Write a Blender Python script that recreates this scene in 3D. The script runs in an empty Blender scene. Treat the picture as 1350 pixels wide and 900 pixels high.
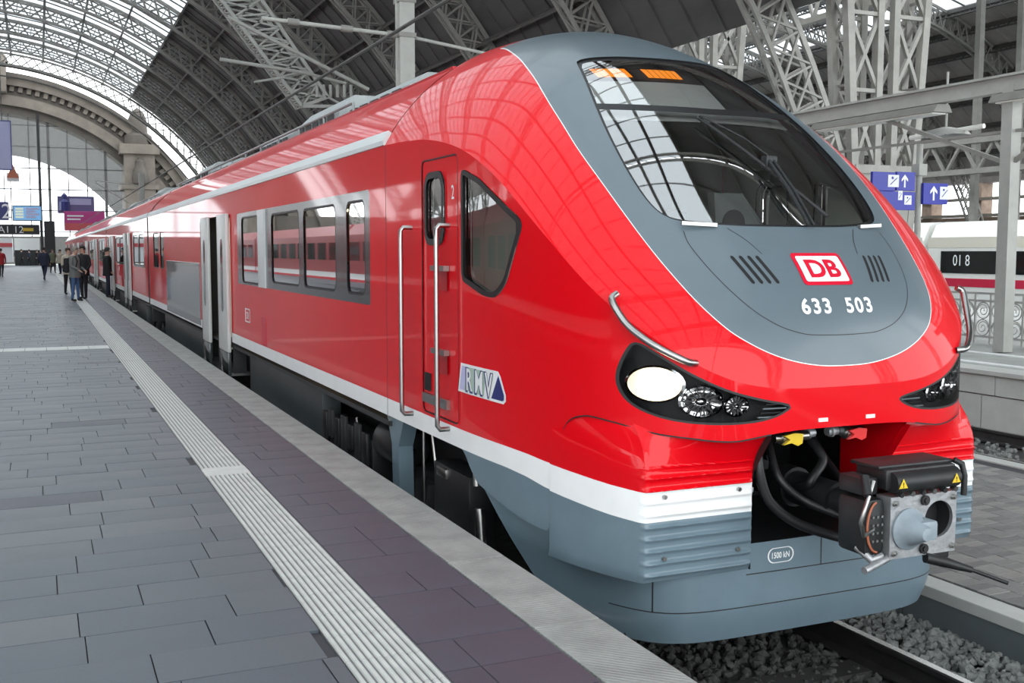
import bpy, bmesh, math, random
import numpy as np
from mathutils import Vector, Matrix
random.seed(7); RNG = np.random.default_rng(7)
SC = bpy.context.scene
COL = SC.collection

# ------------------------------------------------------------ camera, sky, exposure
cam_d = bpy.data.cameras.new('camera'); cam = bpy.data.objects.new('camera', cam_d); COL.objects.link(cam)
cam_d.sensor_width = 36.0; cam_d.lens = 36.0 * 1414.0 / 1350.0; cam_d.clip_end = 2000; cam_d.clip_start = .05
_R = Vector((.91517, -.40306, 0)); _U = Vector((.03408, .07739, .99642)); _F = Vector((.40162, .91189, -.08456))
cam.matrix_world = Matrix(((_R.x, _U.x, -_F.x, 0), (_R.y, _U.y, -_F.y, 0), (_R.z, _U.z, -_F.z, 1.65), (0, 0, 0, 1)))
SC.camera = cam
w = bpy.data.worlds.new('overcast_sky'); SC.world = w; w.use_nodes = True
bg = w.node_tree.nodes['Background']; bg.inputs[0].default_value = (.93, .97, 1.0, 1); bg.inputs[1].default_value = 3.0
vs = SC.view_settings; vs.view_transform = 'Standard'; vs.look = 'None'; vs.gamma = 1.0; vs.exposure = 0.52
vs.use_curve_mapping = False
SC.cycles.max_bounces = 9; SC.cycles.diffuse_bounces = 5; SC.cycles.transparent_max_bounces = 16
SC.cycles.caustics_reflective = False; SC.cycles.caustics_refractive = False; SC.cycles.sample_clamp_indirect = 8.0

# ------------------------------------------------------------ materials
MT = {}
def mat(name, col, rough=.5, metal=0., spec=.5, coat=0., emis=None, estr=0., var=0., vscale=3., bump=0., bscale=40., rvar=0., stretch=None, brick=None):
    m = bpy.data.materials.new(name); m.use_nodes = True; nt = m.node_tree; b = nt.nodes['Principled BSDF']
    b.inputs['Base Color'].default_value = (*col, 1); b.inputs['Roughness'].default_value = rough
    b.inputs['Metallic'].default_value = metal; b.inputs['Specular IOR Level'].default_value = spec
    b.inputs['Coat Weight'].default_value = coat; b.inputs['Coat Roughness'].default_value = .04
    if emis: b.inputs['Emission Color'].default_value = (*emis, 1); b.inputs['Emission Strength'].default_value = estr
    if var or bump or rvar:
        tc = nt.nodes.new('ShaderNodeTexCoord'); mp = nt.nodes.new('ShaderNodeMapping')
        nt.links.new(tc.outputs['Object'], mp.inputs[0])
        if stretch: mp.inputs['Scale'].default_value = stretch
    if var:
        n = nt.nodes.new('ShaderNodeTexNoise'); n.inputs['Scale'].default_value = vscale; n.inputs['Detail'].default_value = 6; n.inputs['Roughness'].default_value = .6
        nt.links.new(mp.outputs[0], n.inputs['Vector'])
        r = nt.nodes.new('ShaderNodeValToRGB'); r.color_ramp.elements[0].position = .3; r.color_ramp.elements[1].position = .7
        r.color_ramp.elements[0].color = tuple(max(0, c * (1 - var)) for c in col) + (1,)
        r.color_ramp.elements[1].color = tuple(min(1, c * (1 + var)) for c in col) + (1,)
        nt.links.new(n.outputs['Fac'], r.inputs[0]); nt.links.new(r.outputs[0], b.inputs['Base Color'])
        if rvar:
            mr = nt.nodes.new('ShaderNodeMapRange'); mr.inputs[1].default_value = .3; mr.inputs[2].default_value = .7
            mr.inputs[3].default_value = max(.02, rough - rvar); mr.inputs[4].default_value = rough + rvar
            nt.links.new(n.outputs['Fac'], mr.inputs[0]); nt.links.new(mr.outputs[0], b.inputs['Roughness'])
    if bump:
        n2 = nt.nodes.new('ShaderNodeTexNoise'); n2.inputs['Scale'].default_value = bscale; n2.inputs['Detail'].default_value = 4
        nt.links.new(mp.outputs[0], n2.inputs['Vector'])
        bp = nt.nodes.new('ShaderNodeBump'); bp.inputs['Strength'].default_value = bump; bp.inputs['Distance'].default_value = .02
        nt.links.new(n2.outputs['Fac'], bp.inputs['Height']); nt.links.new(bp.outputs[0], b.inputs['Normal'])
    MT[name] = m; return m
def glass(name, tint, refl=1.0, rough=.02, base=.06, diffuse=None, dfac=0.):
    """thin pane: tinted transparency with a Fresnel reflection on top"""
    m = bpy.data.materials.new(name); m.use_nodes = True; nt = m.node_tree; nt.nodes.clear()
    o = nt.nodes.new('ShaderNodeOutputMaterial'); mx = nt.nodes.new('ShaderNodeMixShader')
    t = nt.nodes.new('ShaderNodeBsdfTransparent'); t.inputs[0].default_value = (*tint, 1)
    g = nt.nodes.new('ShaderNodeBsdfGlossy'); g.inputs[0].default_value = (refl, refl, refl, 1); g.inputs['Roughness'].default_value = rough
    fr = nt.nodes.new('ShaderNodeFresnel'); fr.inputs[0].default_value = 1.5
    mr = nt.nodes.new('ShaderNodeMapRange'); mr.inputs[1].default_value = 0.; mr.inputs[2].default_value = 1.; mr.inputs[3].default_value = base; mr.inputs[4].default_value = 1.
    nt.links.new(fr.outputs[0], mr.inputs[0]); nt.links.new(mr.outputs[0], mx.inputs[0])
    first = t
    if diffuse:
        d = nt.nodes.new('ShaderNodeBsdfDiffuse'); d.inputs[0].default_value = (*diffuse, 1)
        m2 = nt.nodes.new('ShaderNodeMixShader'); m2.inputs[0].default_value = dfac
        nt.links.new(t.outputs[0], m2.inputs[1]); nt.links.new(d.outputs[0], m2.inputs[2]); first = m2
    nt.links.new(first.outputs[0], mx.inputs[1]); nt.links.new(g.outputs[0], mx.inputs[2]); nt.links.new(mx.outputs[0], o.inputs[0])
    MT[name] = m; return m

mat('red_paint', (.70, .001, .007), .42, spec=.1, coat=.5, var=.03, vscale=.7)
mat('red_dark', (.45, .003, .009), .3)
mat('visor_grey', (.115, .150, .172), .3, coat=.12, var=.04, vscale=1.2)
mat('skirt_grey', (.138, .198, .236), .33, var=.07, vscale=4, coat=.15)
mat('case_grey', (.06, .07, .075), .4, var=.15, vscale=2)
mat('stripe_white', (.88, .89, .88), .35, coat=.15, var=.03, vscale=5)
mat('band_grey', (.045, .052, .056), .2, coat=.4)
mat('gutter_grey', (.62, .66, .66), .35)
mat('rubber', (.012, .012, .013), .45)
mat('seam_black', (.015, .012, .012), .6)
mat('black_metal', (.013, .014, .015), .48, var=.3, vscale=9)
mat('black_matte', (.007, .007, .008), .8)
mat('underframe', (.022, .023, .025), .6, var=.4, vscale=6)
mat('steel', (.40, .40, .385), .3, metal=1., var=.06, vscale=12)
mat('coupler_steel', (.40, .41, .42), .45, metal=.7, var=.22, vscale=14, bump=.2)
mat('coupler_grey', (.25, .30, .335), .45, var=.1, vscale=14)
mat('chrome', (.8, .8, .8), .08, metal=1.)
mat('white_decal', (.82, .84, .84), .4)
mat('red_decal', (.62, .006, .03), .35)
mat('navy_decal', (.025, .03, .16), .4)
mat('lavender_decal', (.5, .5, .72), .4)
mat('green_decal', (.42, .55, .46), .4)
mat('yellow', (.75, .52, .02), .4)
mat('red_plastic', (.7, .02, .02), .35)
mat('headlight_on', (1, .95, .85), .3, emis=(1., .74, .40), estr=.42)
mat('lamp_bulb_on', (1, .97, .9), .3, emis=(1., .93, .78), estr=2.5)
mat('led_orange', (.9, .3, .02), .4, emis=(1., .27, .01), estr=1.0)
mat('display_white', (.86, .87, .84), .5)
mat('cab_pale', (.78, .82, .74), .6)
mat('cab_dark', (.03, .033, .034), .6)
mat('cab_panel', (.22, .25, .24), .5)
mat('door_white', (.62, .63, .61), .35)
mat('seat_blue', (.05, .06, .12), .8)
mat('yellow_pole', (.7, .66, .5), .3, metal=.4)
glass('windscreen_glass', (.95, .97, .95), 1., base=.34)
glass('window_glass', (.22, .25, .24), .9, base=.05)
glass('cab_glass', (.80, .84, .82), .95, base=.05)
glass('lens_glass', (.92, .92, .92), .35, base=.0)
def frosted(name, tr, tl, fac):
    m = bpy.data.materials.new(name); m.use_nodes = True; nt = m.node_tree; nt.nodes.clear()
    o = nt.nodes.new('ShaderNodeOutputMaterial'); mx = nt.nodes.new('ShaderNodeMixShader'); mx.inputs[0].default_value = fac
    t = nt.nodes.new('ShaderNodeBsdfTransparent'); t.inputs[0].default_value = (*tr, 1); l = nt.nodes.new('ShaderNodeBsdfTranslucent'); l.inputs[0].default_value = (*tl, 1)
    nt.links.new(t.outputs[0], mx.inputs[1]); nt.links.new(l.outputs[0], mx.inputs[2]); nt.links.new(mx.outputs[0], o.inputs[0]); MT[name] = m
frosted('skylight_glass', (.62, .64, .65), (.58, .60, .61), .5)
mat('roof_unit', (.36, .39, .39), .5, var=.12, vscale=3)
mat('roof_dark', (.05, .052, .055), .5)
mat('tile_dark', (.068, .070, .092), .42, spec=.35, var=.13, vscale=1.1, rvar=.06, bump=.05, bscale=90)
mat('tile_mid', (.095, .108, .123), .38, spec=.35, var=.09, vscale=1.2, rvar=.06, bump=.05, bscale=90)
mat('tile_blue', (.086, .100, .118), .38, spec=.35, var=.09, vscale=1.1, rvar=.06, bump=.05, bscale=90)
mat('tile_light', (.112, .125, .138), .38, spec=.35, var=.09, vscale=1.2, rvar=.06, bump=.05, bscale=90)
mat('joint', (.19, .19, .185), .8)
mat('joint_dark', (.05, .05, .055), .8)
mat('tactile_white', (.58, .60, .57), .5, var=.12, vscale=7)
mat('tactile_gap', (.19, .185, .185), .7, var=.2, vscale=7)
mat('kerb', (.29, .30, .285), .65, var=.2, vscale=5, bump=.15, bscale=60)
def ribbed(name, scale, dist):
    nt = MT[name].node_tree; tc = nt.nodes.new('ShaderNodeTexCoord'); wv = nt.nodes.new('ShaderNodeTexWave'); wv.bands_direction = 'DIAGONAL'; wv.inputs['Scale'].default_value = scale
    nt.links.new(tc.outputs['Object'], wv.inputs['Vector']); b = nt.nodes['Principled BSDF']; bp = nt.nodes.new('ShaderNodeBump'); bp.inputs['Strength'].default_value = .5; bp.inputs['Distance'].default_value = dist
    old = b.inputs['Normal'].links[0].from_socket if b.inputs['Normal'].links else None
    nt.links.new(wv.outputs['Fac'], bp.inputs['Height'])
    if old: nt.links.new(old, bp.inputs['Normal'])
    nt.links.new(bp.outputs[0], b.inputs['Normal'])
ribbed('kerb', 18, .004)
mat('concrete', (.36, .37, .355), .8, var=.14, vscale=2.2, bump=.12, bscale=30)
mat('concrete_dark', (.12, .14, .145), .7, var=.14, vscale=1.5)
mat('concrete_light', (.52, .53, .50), .75, var=.1, vscale=2)
mat('paver', (.235, .235, .225), .75, var=.16, vscale=5, bump=.1)
mat('paver_b', (.285, .28, .265), .75, var=.16, vscale=5, bump=.1)
mat('paver_c', (.195, .195, .19), .75, var=.16, vscale=5, bump=.1)
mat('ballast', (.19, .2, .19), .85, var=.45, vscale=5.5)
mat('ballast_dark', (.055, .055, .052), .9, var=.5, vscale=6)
mat('rail_steel', (.03, .028, .028), .5, var=.3, vscale=8)
mat('rail_top', (.6, .6, .58), .22, metal=1.)
mat('sleeper', (.035, .033, .032), .85, var=.2)
mat('iron', (.235, .23, .21), .55, var=.14, vscale=2.5)
mat('iron_light', (.37, .375, .35), .5, var=.1, vscale=3)
mat('iron_dark', (.075, .07, .066), .6, var=.2, vscale=1.5)
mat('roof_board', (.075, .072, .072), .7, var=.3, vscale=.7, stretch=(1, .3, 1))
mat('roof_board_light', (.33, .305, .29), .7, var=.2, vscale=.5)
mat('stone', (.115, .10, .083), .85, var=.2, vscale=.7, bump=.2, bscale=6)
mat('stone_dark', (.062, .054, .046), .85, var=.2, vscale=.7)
mat('facade_grey', (.13, .13, .125), .7, var=.1)
mat('mullion', (.05, .05, .048), .5)
mat('sign_blue', (.012, .02, .34), .35)
mat('sign_navy', (.03, .035, .17), .4)
mat('screen_blue', (.05, .12, .22), .3, emis=(.10, .25, .45), estr=.8)
mat('screen_pale', (.55, .6, .5), .3, emis=(.55, .62, .5), estr=.35)
mat('poster_purple', (.10, .09, .22), .4)
mat('poster_lilac', (.35, .36, .55), .4)
mat('poster_magenta', (.50, .03, .22), .4)
mat('poster_red', (.60, .08, .09), .4)
mat('orange_brown', (.45, .14, .07), .6)
mat('ice_white', (.70, .71, .68), .3, coat=.3)
mat('ice_cream', (.62, .60, .52), .35, coat=.2)
mat('ice_red', (.48, .012, .05), .35)
mat('ice_window', (.012, .014, .014), .08)
mat('train_red_far', (.5, .02, .03), .3)
mat('brick_brown', (.22, .16, .12), .8, var=.25, vscale=2)
mat('lamp_tube', (.85, .85, .8), .4)
mat('lamp_tube_lit', (.9, .8, .6), .4, emis=(1., .72, .38), estr=3.0)
mat('skin', (.55, .34, .25), .55); mat('hair_brown', (.06, .035, .02), .6); mat('hair_black', (.012, .01, .009), .6); mat('hair_grey', (.25, .23, .2), .7)
mat('coat_grey', (.16, .17, .165), .85); mat('jeans', (.06, .12, .25), .85); mat('cloth_black', (.014, .014, .017), .85); mat('cloth_navy', (.02, .025, .05), .85)
mat('cloth_red', (.33, .015, .02), .85); mat('cloth_tan', (.42, .38, .3), .85); mat('cloth_green', (.12, .14, .09), .85); mat('shoe', (.012, .011, .011), .5)
mat('balloon_red', (.6, .02, .04), .25)

frosted('clear_pane', (.93, .95, .96), (.8, .8, .8), .06)
# ------------------------------------------------------------ objects
ORG = {}
def tag(o, label=None, cat=None, group=None, kind=None):
    if label: o['label'] = label
    if cat: o['category'] = cat
    if group: o['group'] = group
    if kind: o['kind'] = kind
    return o
def thing(name, label, cat, loc=(0, 0, 0), group=None, kind=None):
    o = bpy.data.objects.new(name, None); COL.objects.link(o); o.location = loc; o.empty_display_size = .2
    ORG[o.name] = np.array(loc, float)
    return tag(o, label, cat, group, kind)
def org(p): return ORG.get(p.name, np.zeros(3)) if p else np.zeros(3)
def mesh_obj(name, V, F, mats, parent=None, smooth=None, mi=None, loc=None):
    """V in world coordinates; stored relative to the parent's origin (or loc)"""
    o0 = org(parent)
    off = o0 if loc is None else np.array(loc, float)
    me = bpy.data.meshes.new(name)
    me.from_pydata((np.asarray(V, float) - off).tolist(), [], [tuple(int(i) for i in f) for f in F])
    for m in (mats if isinstance(mats, (list, tuple)) else [mats]): me.materials.append(MT[m])
    if mi is not None: me.polygons.foreach_set('material_index', np.asarray(mi, np.int32))
    me.update()
    if smooth is not None:
        me.polygons.foreach_set('use_smooth', [True] * len(me.polygons))
        if smooth < 180: me.set_sharp_from_angle(angle=math.radians(smooth))
    o = bpy.data.objects.new(name, me); COL.objects.link(o)
    if parent is not None: o.parent = parent
    if loc is not None: o.location = off - o0
    ORG[o.name] = off
    return o
def copy_tree(o, parent=None):
    c = o.copy(); COL.objects.link(c); c.parent = parent
    ORG[c.name] = ORG.get(o.name, np.zeros(3))
    for ch in list(o.children): copy_tree(ch, c)
    return c
def inst(src, name, M, parent=None):
    """another object sharing src's mesh, placed by matrix"""
    o = bpy.data.objects.new(name, src.data); COL.objects.link(o); o.parent = parent
    o.matrix_local = M; return o

class MB:
    def __init__(s): s.v = []; s.f = []; s.m = []; s.cm = 0
    def add(s, V, F):
        b = len(s.v); s.v.extend([tuple(map(float, p)) for p in V]); s.f.extend([tuple(b + int(i) for i in f) for f in F]); s.m.extend([s.cm] * len(F)); return s
    def box(s, x0, x1, y0, y1, z0, z1):
        return s.add([(x0, y0, z0), (x1, y0, z0), (x1, y1, z0), (x0, y1, z0), (x0, y0, z1), (x1, y0, z1), (x1, y1, z1), (x0, y1, z1)],
                     [(3, 2, 1, 0), (4, 5, 6, 7), (0, 1, 5, 4), (1, 2, 6, 5), (2, 3, 7, 6), (3, 0, 4, 7)])
    def bbox(s, x0, x1, y0, y1, z0, z1, b=.01):
        """box with chamfered edges"""
        bm = bmesh.new(); bmesh.ops.create_cube(bm, size=1)
        for v in bm.verts: v.co = ((x0 + x1) / 2 + v.co.x * (x1 - x0), (y0 + y1) / 2 + v.co.y * (y1 - y0), (z0 + z1) / 2 + v.co.z * (z1 - z0))
        bmesh.ops.bevel(bm, geom=bm.edges[:], offset=b, segments=2, profile=.6, affect='EDGES')
        bm.verts.index_update(); s.add([v.co[:] for v in bm.verts], [[v.index for v in f.verts] for f in bm.faces]); bm.free(); return s
    def beam(s, p, q, wd, ht=None, up=(0, 0, 1)):
        """rectangular bar from p to q"""
        p = np.array(p, float); q = np.array(q, float); ht = ht or wd; d = q - p; L = np.linalg.norm(d); d /= max(L, 1e-9)
        up = np.array(up, float)
        if abs(d @ up) > .98: up = np.array((1., 0, 0)) if abs(d[0]) < .9 else np.array((0, 1., 0))
        a = np.cross(d, up); a /= np.linalg.norm(a); b = np.cross(a, d)
        V = [e + sx * a * wd / 2 + sz * b * ht / 2 for e in (p, q) for sx, sz in ((-1, -1), (1, -1), (1, 1), (-1, 1))]
        return s.add(V, [(0, 1, 2, 3), (7, 6, 5, 4), (0, 4, 5, 1), (1, 5, 6, 2), (2, 6, 7, 3), (3, 7, 4, 0)])
    def cyl(s, p, q, r, n=12, r2=None, caps=True):
        p = np.array(p, float); q = np.array(q, float); r2 = r if r2 is None else r2; d = q - p; d /= np.linalg.norm(d)
        u = np.array((0, 0, 1.)) if abs(d[2]) < .9 else np.array((1., 0, 0))
        a = np.cross(d, u); a /= np.linalg.norm(a); b = np.cross(d, a)
        t = [2 * math.pi * i / n for i in range(n)]
        V = [p + r * (math.cos(k) * a + math.sin(k) * b) for k in t] + [q + r2 * (math.cos(k) * a + math.sin(k) * b) for k in t]
        F = [(i, (i + 1) % n, n + (i + 1) % n, n + i) for i in range(n)]
        if caps: F += [tuple(range(n - 1, -1, -1)), tuple(range(n, 2 * n))]
        return s.add(V, F)
    def tube(s, path, r, n=8):
        P = np.array(path, float); m = len(P); T = np.gradient(P, axis=0); T /= np.linalg.norm(T, axis=1)[:, None] + 1e-12
        u = np.array((0, 0, 1.)) if abs(T[0][2]) < .9 else np.array((1., 0, 0)); V = []
        a = np.cross(T[0], u); a /= np.linalg.norm(a)
        rr = np.full(m, r) if np.isscalar(r) else np.array(r)
        for i in range(m):
            a = a - T[i] * (a @ T[i]); a /= np.linalg.norm(a); b = np.cross(T[i], a)
            V += [P[i] + rr[i] * (math.cos(k) * a + math.sin(k) * b) for k in np.arange(n) * 2 * math.pi / n]
        F = [(i * n + j, i * n + (j + 1) % n, (i + 1) * n + (j + 1) % n, (i + 1) * n + j) for i in range(m - 1) for j in range(n)]
        F += [tuple(range(n - 1, -1, -1)), tuple(range((m - 1) * n, m * n))]
        return s.add(V, F)
    def lathe(s, prof, o, ax, n=24):
        """profile [(r, h)] turned about axis ax through o"""
        o = np.array(o, float); d = np.array(ax, float); d /= np.linalg.norm(d)
        u = np.array((0, 0, 1.)) if abs(d[2]) < .9 else np.array((1., 0, 0)); a = np.cross(d, u); a /= np.linalg.norm(a); b = np.cross(d, a)
        V = [o + h * d + r * (math.cos(2 * math.pi * j / n) * a + math.sin(2 * math.pi * j / n) * b) for r, h in prof for j in range(n)]
        F = [(i * n + j, i * n + (j + 1) % n, (i + 1) * n + (j + 1) % n, (i + 1) * n + j) for i in range(len(prof) - 1) for j in range(n)]
        return s.add(V, F)
    def prism(s, poly, fn, t0, t1):
        """2-D polygon -> solid; fn(p, t) gives the 3-D point"""
        n = len(poly); V = [fn(p, t0) for p in poly] + [fn(p, t1) for p in poly]
        return s.add(V, [tuple(range(n - 1, -1, -1)), tuple(range(n, 2 * n))] + [(i, (i + 1) % n, n + (i + 1) % n, n + i) for i in range(n)])
    def grid(s, P, closed=False):
        P = np.asarray(P, float); a, b = P.shape[:2]
        F = [(i * b + j, i * b + (j + 1) % b, (i + 1) * b + (j + 1) % b, (i + 1) * b + j) for i in range(a - 1) for j in range(b if closed else b - 1)]
        return s.add(P.reshape(-1, 3), F)
    def build(s, name, mats, parent=None, smooth=None, loc=None):
        return mesh_obj(name, s.v, s.f, mats, parent, smooth, s.m, loc)

# ------------------------------------------------------------ field clipping of triangle meshes
def tri_grid(P, flip=False):
    P = np.asarray(P, float); a, b = P.shape[:2]; idx = np.arange(a * b).reshape(a, b)
    q = np.stack([idx[:-1, :-1], idx[:-1, 1:], idx[1:, 1:], idx[1:, :-1]], -1).reshape(-1, 4)
    if flip: q = q[:, ::-1]
    return P.reshape(-1, 3), np.concatenate([q[:, [0, 1, 2]], q[:, [0, 2, 3]]])
def clip(V, F, s):
    """split triangles F along the zero line of the vertex field s -> V, inside (s>=0), outside"""
    V = np.asarray(V, float); s = np.where(np.abs(s) < 1e-6, 1e-6, s); F = np.asarray(F).reshape(-1, 3)
    pos = s[F] > 0; k = pos.sum(1); fin = [tuple(f) for f in F[k == 3]]; fout = [tuple(f) for f in F[k == 0]]
    Vn = []; cache = {}; n0 = len(V)
    def cut(i, j):
        key = (i, j) if i < j else (j, i)
        if key not in cache:
            t = s[key[0]] / (s[key[0]] - s[key[1]]); cache[key] = n0 + len(Vn); Vn.append(V[key[0]] * (1 - t) + V[key[1]] * t)
        return cache[key]
    for f in F[(k == 1) | (k == 2)]:
        f = [int(i) for i in f]; p = [s[i] > 0 for i in f]; one = sum(p) == 1
        i = p.index(one); a, b, c = f[i], f[(i + 1) % 3], f[(i + 2) % 3]; ab, ac = cut(a, b), cut(a, c)
        (fin if one else fout).append((a, ab, ac)); (fout if one else fin).extend([(ab, b, c), (ab, c, ac)])
    if Vn: V = np.concatenate([V, np.array(Vn)])
    return V, np.array(fin, int).reshape(-1, 3), np.array(fout, int).reshape(-1, 3)
def compact(V, F):
    u, inv = np.unique(np.asarray(F).ravel(), return_inverse=True); return np.asarray(V)[u], inv.reshape(-1, 3)
def sd_poly(px, py, poly):
    """signed distance to a polygon, positive inside"""
    poly = np.array(poly, float); d = np.full(px.shape, 1e9); ins = np.zeros(px.shape, bool); n = len(poly)
    for i in range(n):
        a = poly[i]; b = poly[(i + 1) % n]; e = b - a; wx, wy = px - a[0], py - a[1]
        t = np.clip((wx * e[0] + wy * e[1]) / max(e @ e, 1e-12), 0, 1); d = np.minimum(d, np.hypot(wx - e[0] * t, wy - e[1] * t))
        c = (a[1] > py) != (b[1] > py)
        ins ^= c & (px < (b[0] - a[0]) * (py - a[1]) / (b[1] - a[1] + 1e-15) + a[0])
    return np.where(ins, d, -d)
def sd_rect(px, py, x0, x1, y0, y1, r=0.):
    qx = np.abs(px - (x0 + x1) / 2) - (x1 - x0) / 2 + r; qy = np.abs(py - (y0 + y1) / 2) - (y1 - y0) / 2 + r
    return -(np.hypot(np.maximum(qx, 0), np.maximum(qy, 0)) + np.minimum(np.maximum(qx, qy), 0) - r)
def smooth_poly(pts, it=2):
    """Chaikin corner rounding of a closed polygon"""
    P = np.array(pts, float)
    for _ in range(it):
        Q = np.roll(P, -1, 0); P = np.stack([.75 * P + .25 * Q, .25 * P + .75 * Q], 1).reshape(-1, 2)
    return P
def boundary(F):
    from collections import Counter
    c = Counter(); d = {}
    for f in F:
        for i in range(3):
            e = (int(f[i]), int(f[(i + 1) % 3])); c[tuple(sorted(e))] += 1; d[tuple(sorted(e))] = e
    return [d[e] for e, n in c.items() if n == 1]
def thicken(V, F, off, walls_only=False):
    """faces moved by off (vector or per-vertex array), joined to the old rim by walls"""
    V, F = compact(V, F); n = len(V); V2 = np.concatenate([V, V + off])
    W = []
    for a, b in boundary(F): W += [(b, a, n + a), (b, n + a, n + b)]
    return V2, (F + n) , np.array(W, int).reshape(-1, 3)
def pch(xs, ys):
    xs = np.array(xs, float); ys = np.array(ys, float); h = np.diff(xs); d = np.diff(ys) / h
    m = np.zeros_like(xs); m[0] = d[0]; m[-1] = d[-1]
    for i in range(1, len(xs) - 1):
        if d[i - 1] * d[i] > 0:
            w1 = 2 * h[i] + h[i - 1]; w2 = h[i] + 2 * h[i - 1]; m[i] = (w1 + w2) / (w1 / d[i - 1] + w2 / d[i])
    def fn(x):
        x = np.clip(x, xs[0], xs[-1]); i = np.clip(np.searchsorted(xs, x) - 1, 0, len(xs) - 2); t = (x - xs[i]) / h[i]
        return ys[i] * (1 + 2 * t) * (1 - t) ** 2 + m[i] * h[i] * t * (1 - t) ** 2 + ys[i + 1] * t * t * (3 - 2 * t) + m[i + 1] * h[i] * t * t * (t - 1)
    return fn
def text_mesh(txt, size=1.0, bold=0.0, sx=1.0, spacing=1.0):
    """flat lettering -> (V 2-D centred, faces)"""
    cu = bpy.data.curves.new('lettering', 'FONT'); cu.body = txt; cu.size = size; cu.offset = bold; cu.align_x = 'CENTER'; cu.align_y = 'CENTER'; cu.space_character = spacing; cu.resolution_u = 4
    ob = bpy.data.objects.new('lettering', cu); COL.objects.link(ob)
    dg = bpy.context.evaluated_depsgraph_get(); me = bpy.data.meshes.new_from_object(ob.evaluated_get(dg))
    bm = bmesh.new(); bm.from_mesh(me); bmesh.ops.triangulate(bm, faces=bm.faces[:]); bm.verts.index_update()
    V = np.array([v.co[:2] for v in bm.verts]); F = [[v.index for v in f.verts] for f in bm.faces]; bm.free()
    bpy.data.objects.remove(ob); bpy.data.curves.remove(cu); bpy.data.meshes.remove(me)
    V = V - (V.max(0) + V.min(0)) / 2; V[:, 0] *= sx
    return V, F
# ============================================================ platform floor
floor = thing('floor', 'station platform floor of dark grey stone slabs with pale guidance strip and concrete kerb', None, (0, 0, 0), kind='structure')
q = MB(); q.box(-10.2, 2.22, -14, 136, -.3, -.016); q.build('floor_bed', 'joint_dark', floor)
q = MB(); q.box(1.398, 1.93, -14, 60, -.016, -.006); q.build('joint_mortar', 'joint', floor)
tiles = []
y = 2.2; r = 0
while y < 60:
    x = -10.0 - .3 * (r % 2) - RNG.uniform(0, .15)
    while x < 1.06:
        L = RNG.choice([.5, .55, .6, .66]); x1 = min(x + L, 1.068)
        if x1 > -1.5 - .12 * y and 1.068 - x > .06: tiles.append((x, x1, y, y + .33, 0))
        x += L
    xs = [1.40, 1.40 + RNG.choice([.16, .28, .40]), 1.925] if r % 3 else [1.40, 1.925]
    for a, b in zip(xs[:-1], xs[1:]): tiles.append((a, b, y, y + .33, 1))
    y += .33; r += 1
def px_of(x, y, z):
    d = Vector((x, y, z)) - Vector((0, 0, 1.65)); f = d.dot(_F)
    if f < .3: return (-9e3, -9e3, 1)
    return (675 + 1414 * d.dot(_R) / f, 450 - 1414 * d.dot(_U) / f, f)
def in_view(x, y, z, m=30):
    a, b, f = px_of(x, y, z); return -m < a < 1350 + m and -m < b < 900 + m
vis = [t for t in tiles if any(in_view(a, b, 0) for a in t[:2] for b in t[2:4])]
vis.sort(key=lambda t: t[2] + abs(t[0]) * .2)
near = set(vis[:300])
TM = ['tile_dark', 'tile_mid', 'tile_blue', 'tile_light']
def tile_geo(q, t, e=.0028):
    dz = RNG.uniform(-.0012, .0008); q.box(t[0] + e, t[1] - e, t[2] + e, t[3] - e, -.015, dz)
rest = [MB() for _ in TM]
for t in tiles:
    k = 0 if t[4] else int(RNG.choice([1, 1, 2, 2, 3, 0], p=[.24, .22, .22, .2, .10, .02]))
    if t in near:
        q = MB(); tile_geo(q, t); q.build('paving_slab', TM[k], floor, loc=((t[0] + t[1]) / 2, (t[2] + t[3]) / 2, 0))
    else: tile_geo(rest[k], t)
for k, q in enumerate(rest):
    if q.v: tag(q.build('far_paving', TM[k], floor), kind='stuff')
q = MB(); q.box(-10.2, 1.068, 60, 135, -.015, 0); q.box(1.40, 1.925, 60, 135, -.015, 0); q.box(-10.2, -8, 2.2, 60, -.015, -.001); q.box(-10.2, 1.068, -14, 2.2, -.015, 0); q.box(1.4, 1.925, -14, 2.2, -.015, 0); q.build('far_paving', 'tile_mid', floor)['kind'] = 'stuff'
# guidance strip: ribbed tiles
def tactile(q, y0, L):
    q.cm = 0; q.box(1.072, 1.396, y0 + .002, y0 + L - .002, -.015, -.004); q.cm = 1
    for k in range(10):
        x = 1.086 + k * .0327; q.add([(x - .011, y0 + .004, -.004), (x + .011, y0 + .004, -.004), (x + .008, y0 + .004, .003), (x - .008, y0 + .004, .003), (x - .011, y0 + L - .004, -.004), (x + .011, y0 + L - .004, -.004), (x + .008, y0 + L - .004, .003), (x - .008, y0 + L - .004, .003)], [(0, 1, 2, 3), (7, 6, 5, 4), (1, 5, 6, 2), (2, 6, 7, 3), (3, 7, 4, 0)])
q = MB(); tactile(q, 0, .30); t0 = q.build('guidance_tile', ['tactile_gap', 'tactile_white'], floor, loc=(0, 0, 0)); t0.location = (0, 2.0, 0)
far_t = MB(); y = 2.3
while y < 134:
    if abs(y - 8.0) < .2 : q = MB(); q.box(1.072, 1.396, y + .002, y + .148, -.015, .001); q.build('guidance_plain_tile', 'tactile_white', floor); y += .15; continue
    if y < 36: inst(t0, 'guidance_tile', Matrix.Translation((0, y, 0)), floor)
    else: tactile(far_t, y, .30)
    y += .30
tag(far_t.build('far_guidance_tile', ['tactile_gap', 'tactile_white'], floor), kind='stuff')
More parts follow.
